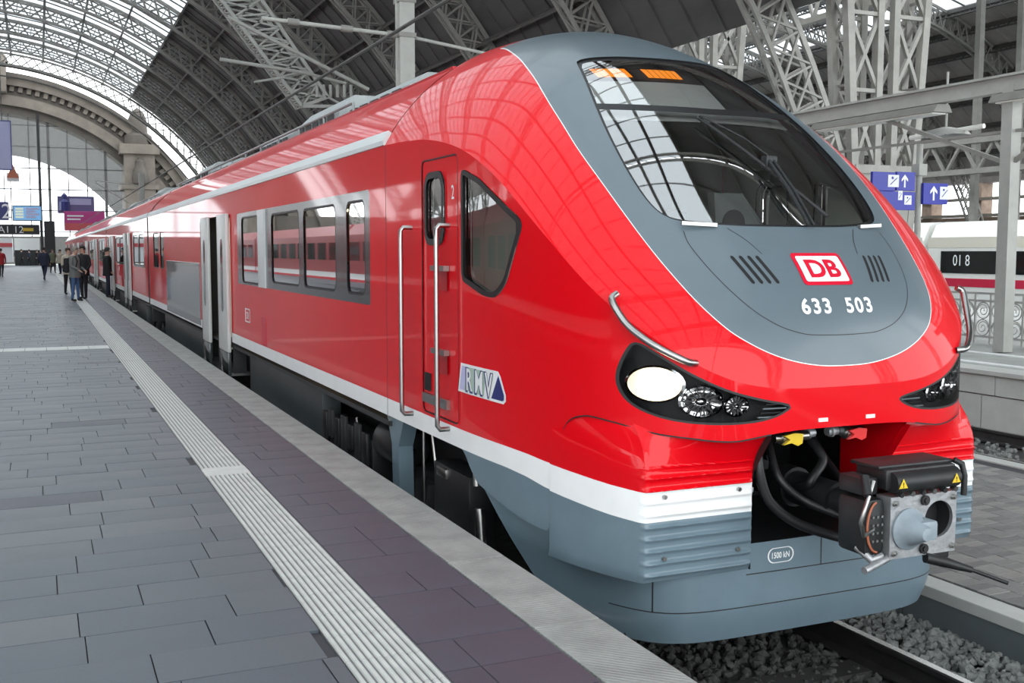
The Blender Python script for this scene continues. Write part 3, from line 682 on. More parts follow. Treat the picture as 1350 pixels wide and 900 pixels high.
# ---- bumper covers ----
def bumper(s):
    inner, outer = .47, 1.125
    aa = np.linspace(inner, outer, 26); lowf = np.stack([aa, np.full(26, 4.665)], 1); upf = np.stack([aa - .0, YW(aa) + .02], 1)
    side = np.array([(1.135, 4.672), (1.15, 4.70), (1.18, 4.76), (1.225, 4.86), (1.263, 4.97), (1.302, 5.1), (1.328, 5.21), (1.347, 5.31), (1.350, 5.335)])
    yy = np.array([4.80, 4.81, 4.83, 4.88, 4.97, 5.06, 5.15, 5.25, 5.335]); up_s = np.stack([AW(yy) - .022, yy], 1)
    lo = np.concatenate([lowf, side]); up = np.concatenate([upf, up_s])
    up[:, 0] = np.minimum(up[:, 0], lo[:, 0] + .02)
    ztop = np.concatenate([ZBOT(upf[:, 1]) + .03, ZBOT(np.minimum(yy, 5.1)) + .03])
    zl = -.065; n = 150; P = []
    for i in range(len(lo)):
        col = []
        for j in range(n):
            t = j / (n - 1); z = zl + (ztop[i] - zl) * t
            k = np.clip((ztop[i] - z) / .27, 0, 1); b = math.sin(k * math.pi / 2) ** .8        # 1 low, 0 at the nose wall
            p = up[i] * (1 - b) + lo[i] * b
            rb = 0.
            if i <= 26 and z < .55:                               # pressed ribs across the front face
                e = np.clip((lo[min(i, 25)][0] - inner) / .05, 0, 1) if i > 0 else 0.
                e = np.clip(min((lo[i][0] - inner + .0) / .03 + .2, (outer + .02 - lo[i][0]) / .03), 0, 1)
                ph = ((z + .06) % .064) / .064
                rb = .014 * math.exp(-((ph - .5) / .17) ** 2) * e * (1 if -.05 < z < .54 else 0)
            col.append((XC + s * p[0], p[1] - rb + (.02 * max(0, (.0 - z) / .065) ** 2), z))
        P.append(col)
    P = np.array(P); V, F = tri_grid(P, s > 0)
    # red / white / grey bands; the stripe drops towards the corner
    zt = np.interp(V[:, 1], [4.6, 4.70, 4.9, 5.1, 5.34], [.415, .415, .43, .447, .462]); zb = np.interp(V[:, 1], [4.6, 4.7, 4.9, 5.1, 5.34], [.255, .255, .27, .29, .31])
    V, fr_, F2 = clip(V, F, V[:, 2] - zt); zb = np.interp(V[:, 1], [4.6, 4.7, 4.9, 5.1, 5.34], [.255, .255, .27, .29, .31])
    V, fw, fg = clip(V, F2, V[:, 2] - zb)
    Fs = np.concatenate([fr_, fw, fg]); mi = [0] * len(fr_) + [1] * len(fw) + [2] * len(fg)
    Vc, Fc = compact(V, Fs)
    o = mesh_obj('bumper_cover', Vc, Fc, ['red_paint', 'stripe_white', 'skirt_grey'], unit, 50, mi)
    # inner cheek of the cover towards the coupler
    q = MB(); q.add([(XC + s * .47, 4.665, -.065), (XC + s * .47, 4.665, .45), (XC + s * .47, 4.50, .685), (XC + s * .50, 5.1, .70), (XC + s * .50, 5.1, -.065)], [(0, 1, 2, 3, 4)])
    q.cm = 1; q.build('bumper_cheek', ['red_paint' if s > 0 else 'black_metal', 'black_metal'], o)
    for a_, z_ in ((.56, .385), (1.02, .385), (.56, .06), (1.02, .06)):
        q = MB(); q.cyl((XC + s * a_, 4.662, z_), (XC + s * a_, 4.645, z_), .011, 10); q.build('bolt', 'steel', o)
    return o
for s in (-1, 1):
    bo = bumper(s); k_ = [i for i in range(len(PA)) if PA[i] > .475 and PY[i] < 5.325]
    q = MB(); q.grid(np.array([[(XC + s * (PA[i] + .003), PY[i] - .003, float(ZBOT(PY[i])) + dz_) for i in k_] for dz_ in (.004, -.004)])); q.build('cover_seam', 'seam_black', bo)

# ---- lower skirt (snow plough) ----
SK = [(0, 4.70), (.3, 4.70), (.55, 4.705), (.75, 4.72), (.90, 4.765), (1.0, 4.84), (1.07, 4.95), (1.13, 5.08), (1.20, 5.3), (1.29, 5.6), (1.35, 5.9), (1.385, 6.2), (1.40, 6.55)]
SKA = np.array(SK); ds = np.concatenate([[0], np.cumsum(np.hypot(*np.diff(SKA, axis=0).T))]); tt = np.linspace(0, ds[-1], 70)
ska, sky = np.interp(tt, ds, SKA[:, 0]), np.interp(tt, ds, SKA[:, 1])
for _ in range(4):
    ska[1:-1] = .25 * ska[:-2] + .5 * ska[1:-1] + .25 * ska[2:]; sky[1:-1] = .25 * sky[:-2] + .5 * sky[1:-1] + .25 * sky[2:]
sx = np.concatenate([-ska[::-1], ska[1:]]); sy = np.concatenate([sky[::-1], sky[1:]])
zs = np.linspace(-.47, .34, 55)
def skp(x, y, z):
    k = np.clip((-.28 - z) / .19, 0, 1); f = 1 - .035 * k ** 1.5
    return (XC + x * f, y + .05 * k ** 1.5 * (1 - np.clip((y - 4.7) / 1.0, 0, 1)), z)
Ps = np.array([[skp(x, y, z) for z in zs] for x, y in zip(sx, sy)])
V, F = tri_grid(Ps, True)
upz = np.interp(V[:, 1], [4.6, 4.86, 5.0, 5.29, 5.73, 6.25, 6.5], [.065, .065, .062, .07, .13, .19, .23])
V, F, _ = clip(V, F, upz - V[:, 2])
rear = lambda V: (V[:, 2] + .5) / .83 * 1.15 + 5.33 - V[:, 1]
V, F, _ = clip(V, F, rear(V))
Vc, Fc = compact(V, F)
skirt_o = mesh_obj('front_skirt', Vc, Fc, ['skirt_grey'], unit, 40)
def on_sk(U, Z, d): return np.stack([np.array(skp(u, float(np.interp(abs(u), ska, sky)), z)) + np.array((0, -d, 0)) for u, z in zip(U, Z)])
for L in ([(-1.12, -.283), (-.5, -.283), (0, -.283), (.5, -.283), (1.12, -.283)], [(-.47, -.105), (0, -.105), (.47, -.105)], [(.035, .06), (.035, -.105)], [(-.98, -.10), (-.98, -.283)], [(.98, -.10), (.98, -.283)]):
    q = MB(); q.grid(ribbon_pts(L, .006, on_sk, .002, 60)); q.build('skirt_seam', 'seam_black', skirt_o)
# floor of the coupler bay, walls behind
q = MB(); q.box(XC - .62, XC + .62, 4.72, 5.75, .02, .05); q.box(XC - .62, XC + .62, 5.70, 5.75, .02, .8); q.box(XC - .63, XC - .60, 4.75, 5.75, .02, .75); q.box(XC + .60, XC + .63, 4.75, 5.75, .02, .75); q.box(XC - .62, XC + .62, 4.56, 5.75, .73, .76)
q.build('coupler_bay', 'black_metal', unit)
q = MB(); q.box(XC - 1.05, XC + 1.05, 5.0, 6.2, -.46, -.43); q.build('skirt_floor', 'black_matte', unit)

# lettering on the nose
def decal(txt, u, z, size, m, name, sx=1., bold=0., d=.004, sz=1., spacing=1.):
    T, Ft = text_mesh(txt, size, bold, sx, spacing); P = on_nose(u + T[:, 0], z + T[:, 1] * sz, d); return mesh_obj(name, P, Ft, m, unit)
def plate(u0, u1, z0, z1, r, d, m, name):
    pts = []
    for cx, cz, a0 in ((u1 - r, z1 - r, 0), (u0 + r, z1 - r, 90), (u0 + r, z0 + r, 180), (u1 - r, z0 + r, 270)):
        for k in range(5): w = math.radians(a0 + 22.5 * k); pts.append((cx + r * math.cos(w), cz + r * math.sin(w)))
    pts = np.concatenate([np.linspace(pts[i], pts[(i + 1) % len(pts)], 7 if i % 5 == 4 else 1, endpoint=False) for i in range(len(pts))]); c = pts.mean(0); rings = [c + (pts - c) * k for k in (1, .85, .66, .5, .33, .15, .01)]
    P = np.array([on_nose(R[:, 0], R[:, 1], d) for R in rings]); q = MB(); q.grid(P, True); return q.build(name, m, unit, 60)
# front lettering seen from outside: left of the viewer is -u
plate(-.168, .168, 1.462, 1.634, .022, .003, 'red_decal', 'emblem_border')
plate(-.146, .146, 1.480, 1.616, .012, .005, 'white_decal', 'emblem_field')
decal('DB', 0, 1.548, .150, 'red_decal', 'emblem_letters', sx=1.12, bold=.0045, d=.007, sz=.86)
for k_, ch in enumerate('633 503'):
    if ch != ' ': decal(ch, -.200 + .0683 * k_ + (.008 if k_ > 3 else -.008), 1.352, .118, 'white_decal', 'unit_digit', sx=.96, bold=.0035, sz=.92)

# wiper
def np_(u, z, d): return on_nose(np.array([u]), np.array([z]), d)[0]
q = MB(); q.tube([np_(.06, 1.77, .03), np_(.055, 1.95, .06), np_(.05, 2.15, .06)], .011, 8); q.tube([np_(.095, 1.77, .03), np_(.09, 1.95, .06), np_(.085, 2.15, .06)], .011, 8)
q.bbox(XC + .03, XC + .11, np_(.07, 2.16, .06)[1] - .03, np_(.07, 2.16, .06)[1] + .03, 2.13, 2.21, .01)
wo = q.build('wiper_arm', 'black_metal', unit, 40)
q = MB(); bl = [np_(u, z, .025) for u, z in zip(np.linspace(-.20, .26, 12), np.linspace(2.44, 1.83, 12))]; q.tube(bl, .012, 6); q.build('wiper_blade', 'rubber', wo, 40)
q = MB(); q.tube([np_(-.20, 2.44, .045), np_(-.02, 2.28, .06), np_(.07, 2.17, .06)], .007, 6); q.build('wiper_link', 'black_metal', wo, 40)

# small plate on the skirt: 1500 kN in an oval
def on_skirt(u, z, d=.004): return (XC + u, float(np.interp(abs(u), ska, sky)) - d, z)
ov = []; 
for k in range(28):
    w = 2 * math.pi * k / 28; cx = .045 if math.cos(w) > 0 else -.045; ov.append((cx + .043 * math.cos(w), .043 * math.sin(w)))
q = MB(); q.grid([[on_skirt(-.245 + a * k, -.018 + b * k) for a, b in ov] for k in (1., .90)], True); q.build('load_plate_ring', 'white_decal', skirt_o)
T, Ft = text_mesh('1500 kN', .047, .0010, .76); mesh_obj('load_plate_text', [on_skirt(-.245 + a, -.018 + b) for a, b in T], Ft, 'white_decal', skirt_o)

# side logo: slanted white plate with letters and a navy corner
def on_side(y, z, d=.004, s=-1): return (XC + s * (float(AW(np.array([y]))[0]) + d), y, z)
lo_ = [(6.52, .735), (6.47, .925), (5.90, .925), (5.865, .895), (5.80, .79), (5.80, .755), (5.83, .735)]
def side_poly(poly, d, m, name, n=6):
    P = np.array(poly); c = P.mean(0); E = np.concatenate([np.linspace(P[i], P[(i + 1) % len(P)], n, endpoint=False) for i in range(len(P))])
    q = MB(); q.grid([[on_side(*(c + (e - c) * k), d) for e in E] for k in (1, .6, .3, .01)], True); return q.build(name, m, unit, 60)
side_poly(lo_, .004, 'white_decal', 'logo_plate'); ins = [(6.49, .752), (6.447, .908), (5.91, .908), (5.88, .885), (5.822, .79), (5.822, .762), (5.84, .752)]
side_poly([(6.49, .752), (6.447, .908), (6.37, .908), (6.41, .752)], .006, 'lavender_decal', 'logo_block')
side_poly([(6.41, .752), (6.37, .908), (6.06, .908), (6.10, .752)], .006, 'green_decal', 'logo_block')
side_poly([(5.99, .752), (5.895, .90), (5.822, .79), (5.822, .762), (5.84, .752)], .006, 'navy_decal', 'logo_corner')
for ch, yc, m in (('R', 6.315, 'white_decal'), ('M', 6.165, 'white_decal'), ('V', 6.02, 'white_decal')):
    for dd, mm, off, bo_ in ((.008, 'navy_decal', .010, .013), (.010, m, 0., .003)):
        T, Ft = text_mesh(ch, .20, bo_, .84); mesh_obj('logo_letter', [on_side(yc - a + off, .83 + b - off * .4, dd) for a, b in T], Ft, mm, unit)
T, Ft = text_mesh('2', .13, .001, .8); mesh_obj('class_number', [on_side(6.60 - a, 2.03 + b, .006) for a, b in T], Ft, 'white_decal', unit)

# ---- cab interior ----
q = MB(); q.box(XC - 1.25, XC + 1.25, 5.4, 8.0, .70, .74); q.build('cab_floor', 'cab_dark', unit)
q = MB()
for u0, u1, m in ((-1.34, -.55, 0), (-.55, .10, 1), (.10, 1.34, 0)):
    q.cm = m; top = lambda u: float(hood(np.array([abs(u)]), np.array([7.6]))[0]) - .12; us = np.linspace(u0, u1, 8); q.prism([(u0, .74), (u1, .74)] + [(u, top(u)) for u in us[::-1]], lambda p, t: (XC + p[0], t, p[1]), 7.6, 7.64)
q.build('cab_bulkhead', ['cab_pale', 'cab_panel'], unit)
yl = np.linspace(4.95, 7.62, 30); rl = np.linspace(-1, 1, 41)
Pl = np.stack([XC + rl[None, :] * (AW(yl) - .05)[:, None], np.repeat(yl[:, None], 41, 1) + .06, hood(np.abs(rl)[None, :] * (AW(yl))[:, None], yl[:, None]) - .09], -1)
V, F = tri_grid(Pl); V, _, F = clip(V, F, sd_poly(V[:, 0] - XC, V[:, 2] + .09, WSP) + .02)
part(V, F, 'cab_lining', 'cab_pale', unit, 40)
for s in (-1, 1):
    Pl = np.array([[(XC + s * (float(AW(np.array([y]))[0]) - .06), y, z) for z in np.linspace(.74 if y > 5.4 else 1.3, max(float(ZB(np.array([y]))[0]) - .03, 1.32), 14)] for y in np.linspace(5.05, 7.62, 46)])
    V, F = tri_grid(Pl, s > 0); V, _, F = clip(V, F, np.maximum(sd_poly(V[:, 1], V[:, 2], SWP) - .02, sd_rect(V[:, 1], V[:, 2], *DW, .1) - .03))
    part(V, F, 'cab_side_lining', 'cab_pale', unit, 40)
prof = [(4.98, .9), (4.98, 1.56), (5.12, 1.68), (5.55, 1.66), (5.80, 1.50), (5.84, 1.40), (5.80, .9)]
q = MB(); q.prism(prof, lambda p, t: (t, p[0], p[1]), XC - 1.0, XC + 1.0); q.build('dashboard', 'cab_dark', unit)
q = MB(); q.bbox(XC + .05, XC + .62, 6.55, 7.0, 1.02, 1.14, .04); q.bbox(XC + .08, XC + .58, 6.92, 7.06, 1.1, 1.95, .05); q.bbox(XC + .2, XC + .46, 6.94, 7.04, 1.95, 2.15, .04); q.build('driver_seat', 'cab_dark', unit, 40)
q = MB(); q.prism([(-.02, 1.62), (-.05, 2.02), (.17, 2.02), (.36, 1.80), (.36, 1.62)], lambda p, t: (XC + p[0] + .12, t, p[1]), 5.85, 5.93); po = q.build('instrument_panel', 'cab_panel', unit)
q = MB(); q.lathe([(.085, 0), (.085, -.012), (.0, -.014)], (XC + .22, 5.85, 1.83), (0, 1, 0), 20); q.build('loudspeaker', 'black_metal', po, 40)
q = MB(); q.bbox(XC - .62, XC - .2, 5.75, 5.8, 1.55, 1.85, .01); q.build('monitor', 'cab_dark', unit)
q = MB(); q.cyl((XC - .35, 7.2, .74), (XC - .35, 7.2, 2.5), .04, 10); q.build('cab_post', 'cab_pale', unit, 60)
# ============================================================ passenger coaches
def roof_z(a): return hood(np.abs(np.asarray(a, float)), np.full(np.shape(a), 8.3))
def coach(root, y0, y1, bands, wins, doors, panels, step, fine=True):
    for s in (-1, 1):
        ys = np.linspace(y0, y1, int((y1 - y0) / step) + 1); zs = np.linspace(.30, 2.465, int(2.35 / step) + 1)
        P = np.array([[(XC + s * HW, y, z) for z in zs] for y in ys]); V, F = tri_grid(P, s < 0)
        V, F, _ = clip(V, F, V[:, 2] - STB(V[:, 1]))
        for d in doors: V, _, F = clip(V, F, sd_rect(V[:, 1], V[:, 2], d[0], d[1], -.2, 2.16, .06))
        out = []
        for wd in wins:
            f_ = lambda V: sd_rect(V[:, 1], V[:, 2], *wd, .09)
            V, g, F = clip(V, F, f_(V)); Vg, gi, go = clip(V, g, f_(V) - .022)
            rim = part(Vg, go, 'window_rim', 'rubber', root, None)
            Vi, Fi = compact(Vg, gi); part(Vi - np.array((s * .012, 0, 0)), Fi, 'window_pane', 'window_glass', root, None)
        V, Fr, F2 = clip(V, F, V[:, 2] - STW(V[:, 1]))
        Fb = []
        for b in bands: V, g, Fr = clip(V, Fr, sd_rect(V[:, 1], V[:, 2], *b, .02)); Fb.append(g)
        Fb = np.concatenate(Fb) if Fb else np.zeros((0, 3), int)
        Fs = np.concatenate([Fr, F2, Fb]); Vc, Fc = compact(V, Fs)
        mesh_obj('side_wall', Vc, Fc, ['red_paint', 'stripe_white', 'band_grey'], root, 35, [0] * len(Fr) + [1] * len(F2) + [2] * len(Fb))
        q = MB(); q.prism([(1.42, 2.455), (1.450, 2.465), (1.452, 2.50), (1.405, 2.578), (1.38, 2.56)], lambda p, t: (XC + s * p[0], t, p[1]), y0 + .01, y1 - .01); q.build('gutter', 'gutter_grey', root)
        for d in doors:                                         # portal lining, sill and two swung-out leaves
            x0, x1 = sorted((XC + s * 1.435, XC + s * 1.25))
            q = MB(); q.box(x0, x1, d[0] - .04, d[0], -.1, 2.2); q.box(x0, x1, d[1], d[1] + .04, -.1, 2.2); q.box(x0, x1, d[0], d[1], 2.16, 2.2); q.build('door_portal', 'black_metal', root)
            q = MB(); q.box(*sorted((XC + s * 1.47, XC + s * 1.2)), d[0], d[1], -.14, -.09); q.build('door_sill', 'steel', root)
            for a, b in ((d[0] - .02, d[0] + (d[1] - d[0]) * .32), (d[1] - (d[1] - d[0]) * .28, d[1] + .02)):
                xa, xb = sorted((XC + s * 1.455, XC + s * 1.505)); q = MB(); q.bbox(xa, xb, a, b, .2, 2.17, .015); lf = q.build('door_leaf', 'door_white', root, 40)
                q = MB(); q.bbox(xa, xb, a, b, -.13, .198, .01); q.build('leaf_foot', 'band_grey', lf, 40)
                m = (a + b) / 2; q = MB(); xo = XC + s * 1.508
                pts = [(m + .10 * math.cos(w), (1.72 if math.sin(w) > 0 else .86) + .10 * math.sin(w)) for w in np.arange(20) * 2 * math.pi / 20]
                q.prism(pts, lambda p, t: (t, p[0], p[1]), min(xo, xo - s * .006), max(xo, xo - s * .006) + .002); q.build('leaf_window', 'ice_window', lf)
                q = MB(); q.box(xa - .002, xb + .002, b - .012, b + .012, -.1, 2.1); q.build('leaf_seal', 'rubber', lf)
            q = MB(); q.cyl((XC + s * 1.18, d[0] + (d[1] - d[0]) * .42, .1), (XC + s * 1.18, d[0] + (d[1] - d[0]) * .42, 2.2), .022, 8); q.cyl((XC + s * 1.18, d[1] - (d[1] - d[0]) * .36, .1), (XC + s * 1.18, d[1] - (d[1] - d[0]) * .36, 2.2), .022, 8); q.build('door_pole', 'yellow_pole', root, 60)
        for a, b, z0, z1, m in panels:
            x = XC + s * (HW + .004); q = MB(); q.bbox(*sorted((x, x - s * .02)), a, b, z0, z1, .003); q.build('flap_or_reflection', m, root)
        # red roof flank
        aa = np.linspace(1.44, .86, 14); yy = np.linspace(y0 + .02, y1 - .02, 12)
        P = np.array([[(XC + s * a, y, float(z)) for a, z in zip(aa, roof_z(aa))] for y in yy])
        q = MB(); q.grid(P if s > 0 else P[:, ::-1]); q.build('roof_flank', 'red_paint', root, 40)
        q = MB(); q.box(*sorted((XC + s * .875, XC + s * .845)), y0, y1, 3.0, float(roof_z(.86)) + .012); q.build('roof_edge', 'red_dark', root)
    q = MB(); q.box(XC - .86, XC + .86, y0, y1, 2.98, 3.02); q.build('roof_deck', 'roof_dark', root)
    q = MB(); q.box(XC - 1.42, XC + 1.42, y0, y1, .26, .30); q.build('coach_floor', 'cab_dark', root)
    q = MB(); q.box(XC - 1.3, XC + 1.3, y0, y1, 2.30, 2.33); q.build('coach_ceiling', 'display_white', root)
    for yy in (y0 + .02, y1 - .04): q = MB(); q.box(XC - 1.42, XC + 1.42, yy, yy + .02, .26, 2.46); q.build('end_wall', 'cab_panel', root)
    n = int((y1 - y0) / 2.6)                                     # roof units between low rails
    for k in range(n):
        a = y0 + 1.6 + k * 2.55; h = [.30, .42, .36, .26][k % 4]
        if a + 2.2 > y1: break
        q = MB(); q.prism([(-.74, 3.02), (.74, 3.02), (.70, 3.02 + h * .6), (.52, 3.02 + h), (-.52, 3.02 + h), (-.70, 3.02 + h * .6)], lambda p, t: (XC + p[0], t, p[1]), a, a + 2.15); ru = q.build('roof_unit', 'roof_unit', root)
        if fine:
            for j in range(5): q = MB(); q.box(XC - .735, XC - .715, a + .2 + j * .38, a + .45 + j * .38, 3.05, 3.05 + h * .45); q.build('roof_grille', 'roof_dark', ru)
    for s in (-1, 1):
        q = MB(); q.tube([(XC + s * .80, y, 3.22) for y in np.linspace(y0 + 3.2, y1 - .5, 6)], .018, 6)
        for y in np.arange(y0 + 3.2, y1 - .4, 1.3): q.cyl((XC + s * .80, y, 3.0), (XC + s * .80, y, 3.22), .014, 6)
        q.build('roof_rail', 'roof_unit', root)
def under_boxes(root, spans, seed):
    rg = random.Random(seed)
    for y0, y1, m, z0, z1 in spans:
        for s in (-1, 1):
            q = MB(); q.bbox(*sorted((XC + s * 1.32, XC + s * 1.12)), y0, y1, z0, z1, .015); q.build('underfloor_case', m, root, 40)
def bogie(root, yc):
    for dy in (-1.0, 1.0):
        for s in (-1, 1):
            q = MB(); q.lathe([(.01, -.07), (.12, -.075), (.16, -.03), (.36, -.02), (.38, -.06), (.428, -.06), (.43, .034), (.455, .05), (.455, .07), (.01, .07)], (XC + s * .75, yc + dy, -.33), (-s, 0, 0), 28); q.build('wheel', 'underframe', root, 40)
            q = MB(); q.bbox(*sorted((XC + s * 1.0, XC + s * 1.2)), yc + dy - .16, yc + dy + .16, -.48, -.18, .03); q.build('axle_box', 'underframe', root, 40)
    for s in (-1, 1):
        q = MB(); q.prism([(-1.5, -.3), (-1.2, -.12), (-.6, -.12), (-.3, -.32), (.3, -.32), (.6, -.12), (1.2, -.12), (1.5, -.3), (1.2, -.36), (.3, -.5), (-.3, -.5), (-1.2, -.36)], lambda p, t: (t, yc + p[0], p[1]), *sorted((XC + s * .98, XC + s * 1.12))); q.build('bogie_frame', 'underframe', root)
        q = MB()
        for k in range(7): q.lathe([(.09, k * .04), (.11, k * .04 + .02), (.09, k * .04 + .04)], (XC + s * 1.05, yc, -.3), (0, 0, 1), 14)
        q.build('air_spring', 'rubber', root, 60)

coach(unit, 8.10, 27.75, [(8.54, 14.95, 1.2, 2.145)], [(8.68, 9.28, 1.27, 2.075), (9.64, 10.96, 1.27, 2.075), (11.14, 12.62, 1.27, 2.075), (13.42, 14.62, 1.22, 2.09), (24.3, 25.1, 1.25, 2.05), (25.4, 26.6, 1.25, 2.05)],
      [(15.55, 18.05)], [(12.99, 13.29, .51, .85, 'red_decal'), (18.75, 23.9, .38, 1.44, 'band_grey')], .065)  # long grey panel paints a dark reflection onto the red side
# panel lettering and frame near the door
T, Ft = text_mesh('DB', .13, .002); mesh_obj('side_emblem_text', [(XC - HW - .004, 14.25 - a, .80 + b) for a, b in T], Ft, 'white_decal', unit)
q = MB()
for a, b, c, d in ((14.08, 14.42, .71, .725), (14.08, 14.42, .875, .89), (14.08, 14.095, .71, .89), (14.405, 14.42, .71, .89)): q.box(XC - HW - .004, XC - HW, a, b, c, d)
q.build('side_emblem_frame', 'white_decal', unit)
q = MB(); q.box(XC - HW - .02, XC - HW + .01, 12.95, 13.36, 1.2, 2.14); q.build('window_pillar', 'gutter_grey', unit)
# underfloor of the leading coach
under_boxes(unit, [(10.75, 14.85, 'case_grey', -.5, .35), (18.3, 25.6, 'case_grey', -.5, .35), (6.65, 7.35, 'black_metal', -.45, .12), (8.95, 10.6, 'black_metal', -.5, .0)], 3)
q = MB(); q.box(XC - .95, XC + .95, 6.2, 27.5, -.25, .3); q.build('underfloor_light_block', 'black_matte', unit)  # black box added to block light under the coach floor
for s in (-1, 1):
    q = MB(); q.prism([(7.80, .36), (8.26, .36), (8.12, .12), (8.08, -.55), (7.92, -.55), (7.95, .12)], lambda p, t: (t, p[0], p[1]), *sorted((XC + s * 1.40, XC + s * 1.28))); q.build('hanger_bracket', 'skirt_grey', unit)
    q = MB(); q.lathe([(.01, -.34), (.14, -.32), (.18, -.25), (.18, .25), (.14, .32), (.01, .34)], (XC + s * 1.16, 8.62, .02), (0, 1, 0), 20); q.build('air_tank', 'black_metal', unit, 40)
    q = MB(); q.cyl((XC + s * 1.36, 6.36, -.02), (XC + s * 1.36, 6.32, -.33), .035, 12); q.cyl((XC + s * 1.36, 6.40, .12), (XC + s * 1.36, 6.42, .34), .025, 10); q.build('sand_pipe', 'steel', unit, 50)
    q = MB(); q.bbox(*sorted((XC + s * 1.20, XC + s * 1.34)), 7.05, 7.25, .03, .10, .01); q.build('valve_box', 'steel', unit, 40)
    q = MB(); q.tube([(XC + s * 1.3, 7.45, .35), (XC + s * 1.3, 7.35, .05), (XC + s * 1.28, 7.3, -.12)], .015, 8); q.build('brake_hose', 'steel', unit, 60); q = MB(); q.tube([(XC + s * 1.31, 7.6, .35), (XC + s * 1.31, 7.6, -.3)], .012, 8); q.build('brake_hose', 'steel', unit, 60); q = MB(); q.tube([(XC + s * 1.30, 9.5, .12), (XC + s * 1.30, 9.4, -.1), (XC + s * 1.32, 9.1, -.2), (XC + s * 1.3, 8.9, -.4)], .018, 8); q.build('brake_hose', 'steel', unit, 60)
    for k in range(7):
        q = MB(); yy = 9.0 + .24 * k; q.bbox(*sorted((XC + s * 1.325, XC + s * 1.36)), yy, yy + .16, -.30 + .06 * (k % 3), .05 + .05 * (k % 2), .01); q.build('equipment_cover', ['black_metal', 'underframe'][k % 2], unit, 40)
bogie(unit, 7.4 + 1.6); bogie(unit, 27.9)
for yy in (9.7, 12.2, 14.0, 20.2, 25.2):                          # seat pairs inside
    for s in (-1, 1):
        for j in (0, 1):
            u = s * (.52 + .48 * j); q = MB(); q.bbox(XC + u - .21, XC + u + .21, yy, yy + .45, .45, .58, .04); q.bbox(XC + u - .21, XC + u + .21, yy + .38, yy + .5, .5, 1.28, .04); q.bbox(XC + u - .15, XC + u + .15, yy + .40, yy + .48, 1.28, 1.48, .03); q.build('passenger_seat', 'seat_blue', unit, 40)
for yy in (9.2, 11.0, 12.8, 16.7): 
    q = MB(); q.box(XC - .75, XC - .6, yy, yy + 1.2, 2.285, 2.298); q.box(XC + .6, XC + .75, yy, yy + 1.2, 2.285, 2.298); q.build('ceiling_lamp', 'lamp_tube_lit', unit)
# bellows and following coaches
def follow(name, y0, y1, label, step=.14):
    r = thing(name, label, 'train', (XC, y0, -.76), 'coaches behind the leading railcar')
    L = y1 - y0; k = L / 17.
    coach(r, y0, y1, [(y0 + .9 * k, y0 + 4.6 * k, 1.2, 2.145), (y0 + 7.9 * k, y0 + 12.1 * k, 1.2, 2.145)], [(y0 + 1.1 * k, y0 + 2.5 * k, 1.25, 2.07), (y0 + 2.8 * k, y0 + 4.3 * k, 1.25, 2.07), (y0 + 8.1 * k, y0 + 9.8 * k, 1.25, 2.07), (y0 + 10.1 * k, y0 + 11.9 * k, 1.25, 2.07), (y0 + 15.1 * k, y0 + 16.3 * k, 1.25, 2.07)],
          [(y0 + 5.1 * k, y0 + 7.3 * k), (y0 + 12.5 * k, y0 + 14.6 * k)], [], step, False)
    under_boxes(r, [(y0 + 2.2, y1 - 2.2, 'case_grey', -.5, .35)], 5); bogie(r, y1 + .15)
    q = MB()
    for j in range(5): q.prism([(sg_ * (x_ - .03 * (j % 2)), z_) for sg_, L_ in ((1, [(1.38, -.1), (1.38, 2.42), (.86, 3.0)]), (-1, [(.86, 3.0), (1.38, 2.42), (1.38, -.1)])) for x_, z_ in L_], lambda p, t: (XC + p[0], t, p[1]), y0 - .30 + .06 * j, y0 - .24 + .06 * j)
    q.build('gangway_bellows', 'rubber', r); return r
follow('railcar_coach', 28.05, 45.2, 'red coach coupled directly behind the leading railcar, passengers at its open door')
c3 = follow('railcar_coach', 45.5, 68.2, 'red coach in the middle of the long red train, third from the nose', .22)
for k, lb in ((1, 'distant red coach of the train, fourth from the nose'), (2, 'furthest red coach of the train, next to the station facade')):
    c = copy_tree(c3); c.location.y += 22.95 * k; c['label'] = lb

# ============================================================ coupler
cx, cz, cy = XC + .065, .288, 3.98
q = MB(); q.cyl((XC, 5.65, .30), (XC + .02, 4.55, .295), .095, 20); q.cyl((XC + .012, 5.0, .297), (XC + .015, 4.9, .296), .115, 20); q.cyl((XC + .02, 4.6, .295), (cx - .02, 4.22, .29), .075, 16); sh = q.build('coupler_shaft', 'black_metal', unit, 40)
head = MB(); hw_, hh = .215, .155; N_ = 48; rec = []; hc = (.10, .02); hr = .093
for k in range(N_):
    w = 2 * math.pi * k / N_; c_, s_ = math.cos(w), math.sin(w)
    tx = ((hw_ - hc[0]) if c_ > 0 else (hw_ + hc[0])) / max(abs(c_), 1e-6); tz = ((hh - hc[1]) if s_ > 0 else (hh + hc[1])) / max(abs(s_), 1e-6); t = min(tx, tz); rec.append((hc[0] + c_ * t, hc[1] + s_ * t))
cor = [(hw_, hh), (-hw_, hh), (-hw_, -hh), (hw_, -hh)]
for c in cor: rec[min(range(N_), key=lambda i: (rec[i][0] - c[0]) ** 2 + (rec[i][1] - c[1]) ** 2)] = c
circ = [(hc[0] + hr * math.cos(2 * math.pi * k / N_), hc[1] + hr * math.sin(2 * math.pi * k / N_)) for k in range(N_)]
R3 = lambda L, y: [(cx + a, y, cz + b) for a, b in L]
head.grid([R3(rec, cy + .10), R3(rec, cy), R3(circ, cy), R3(circ, cy + .03)], True); ho = head.build('coupler_face', 'coupler_steel', unit, 30)
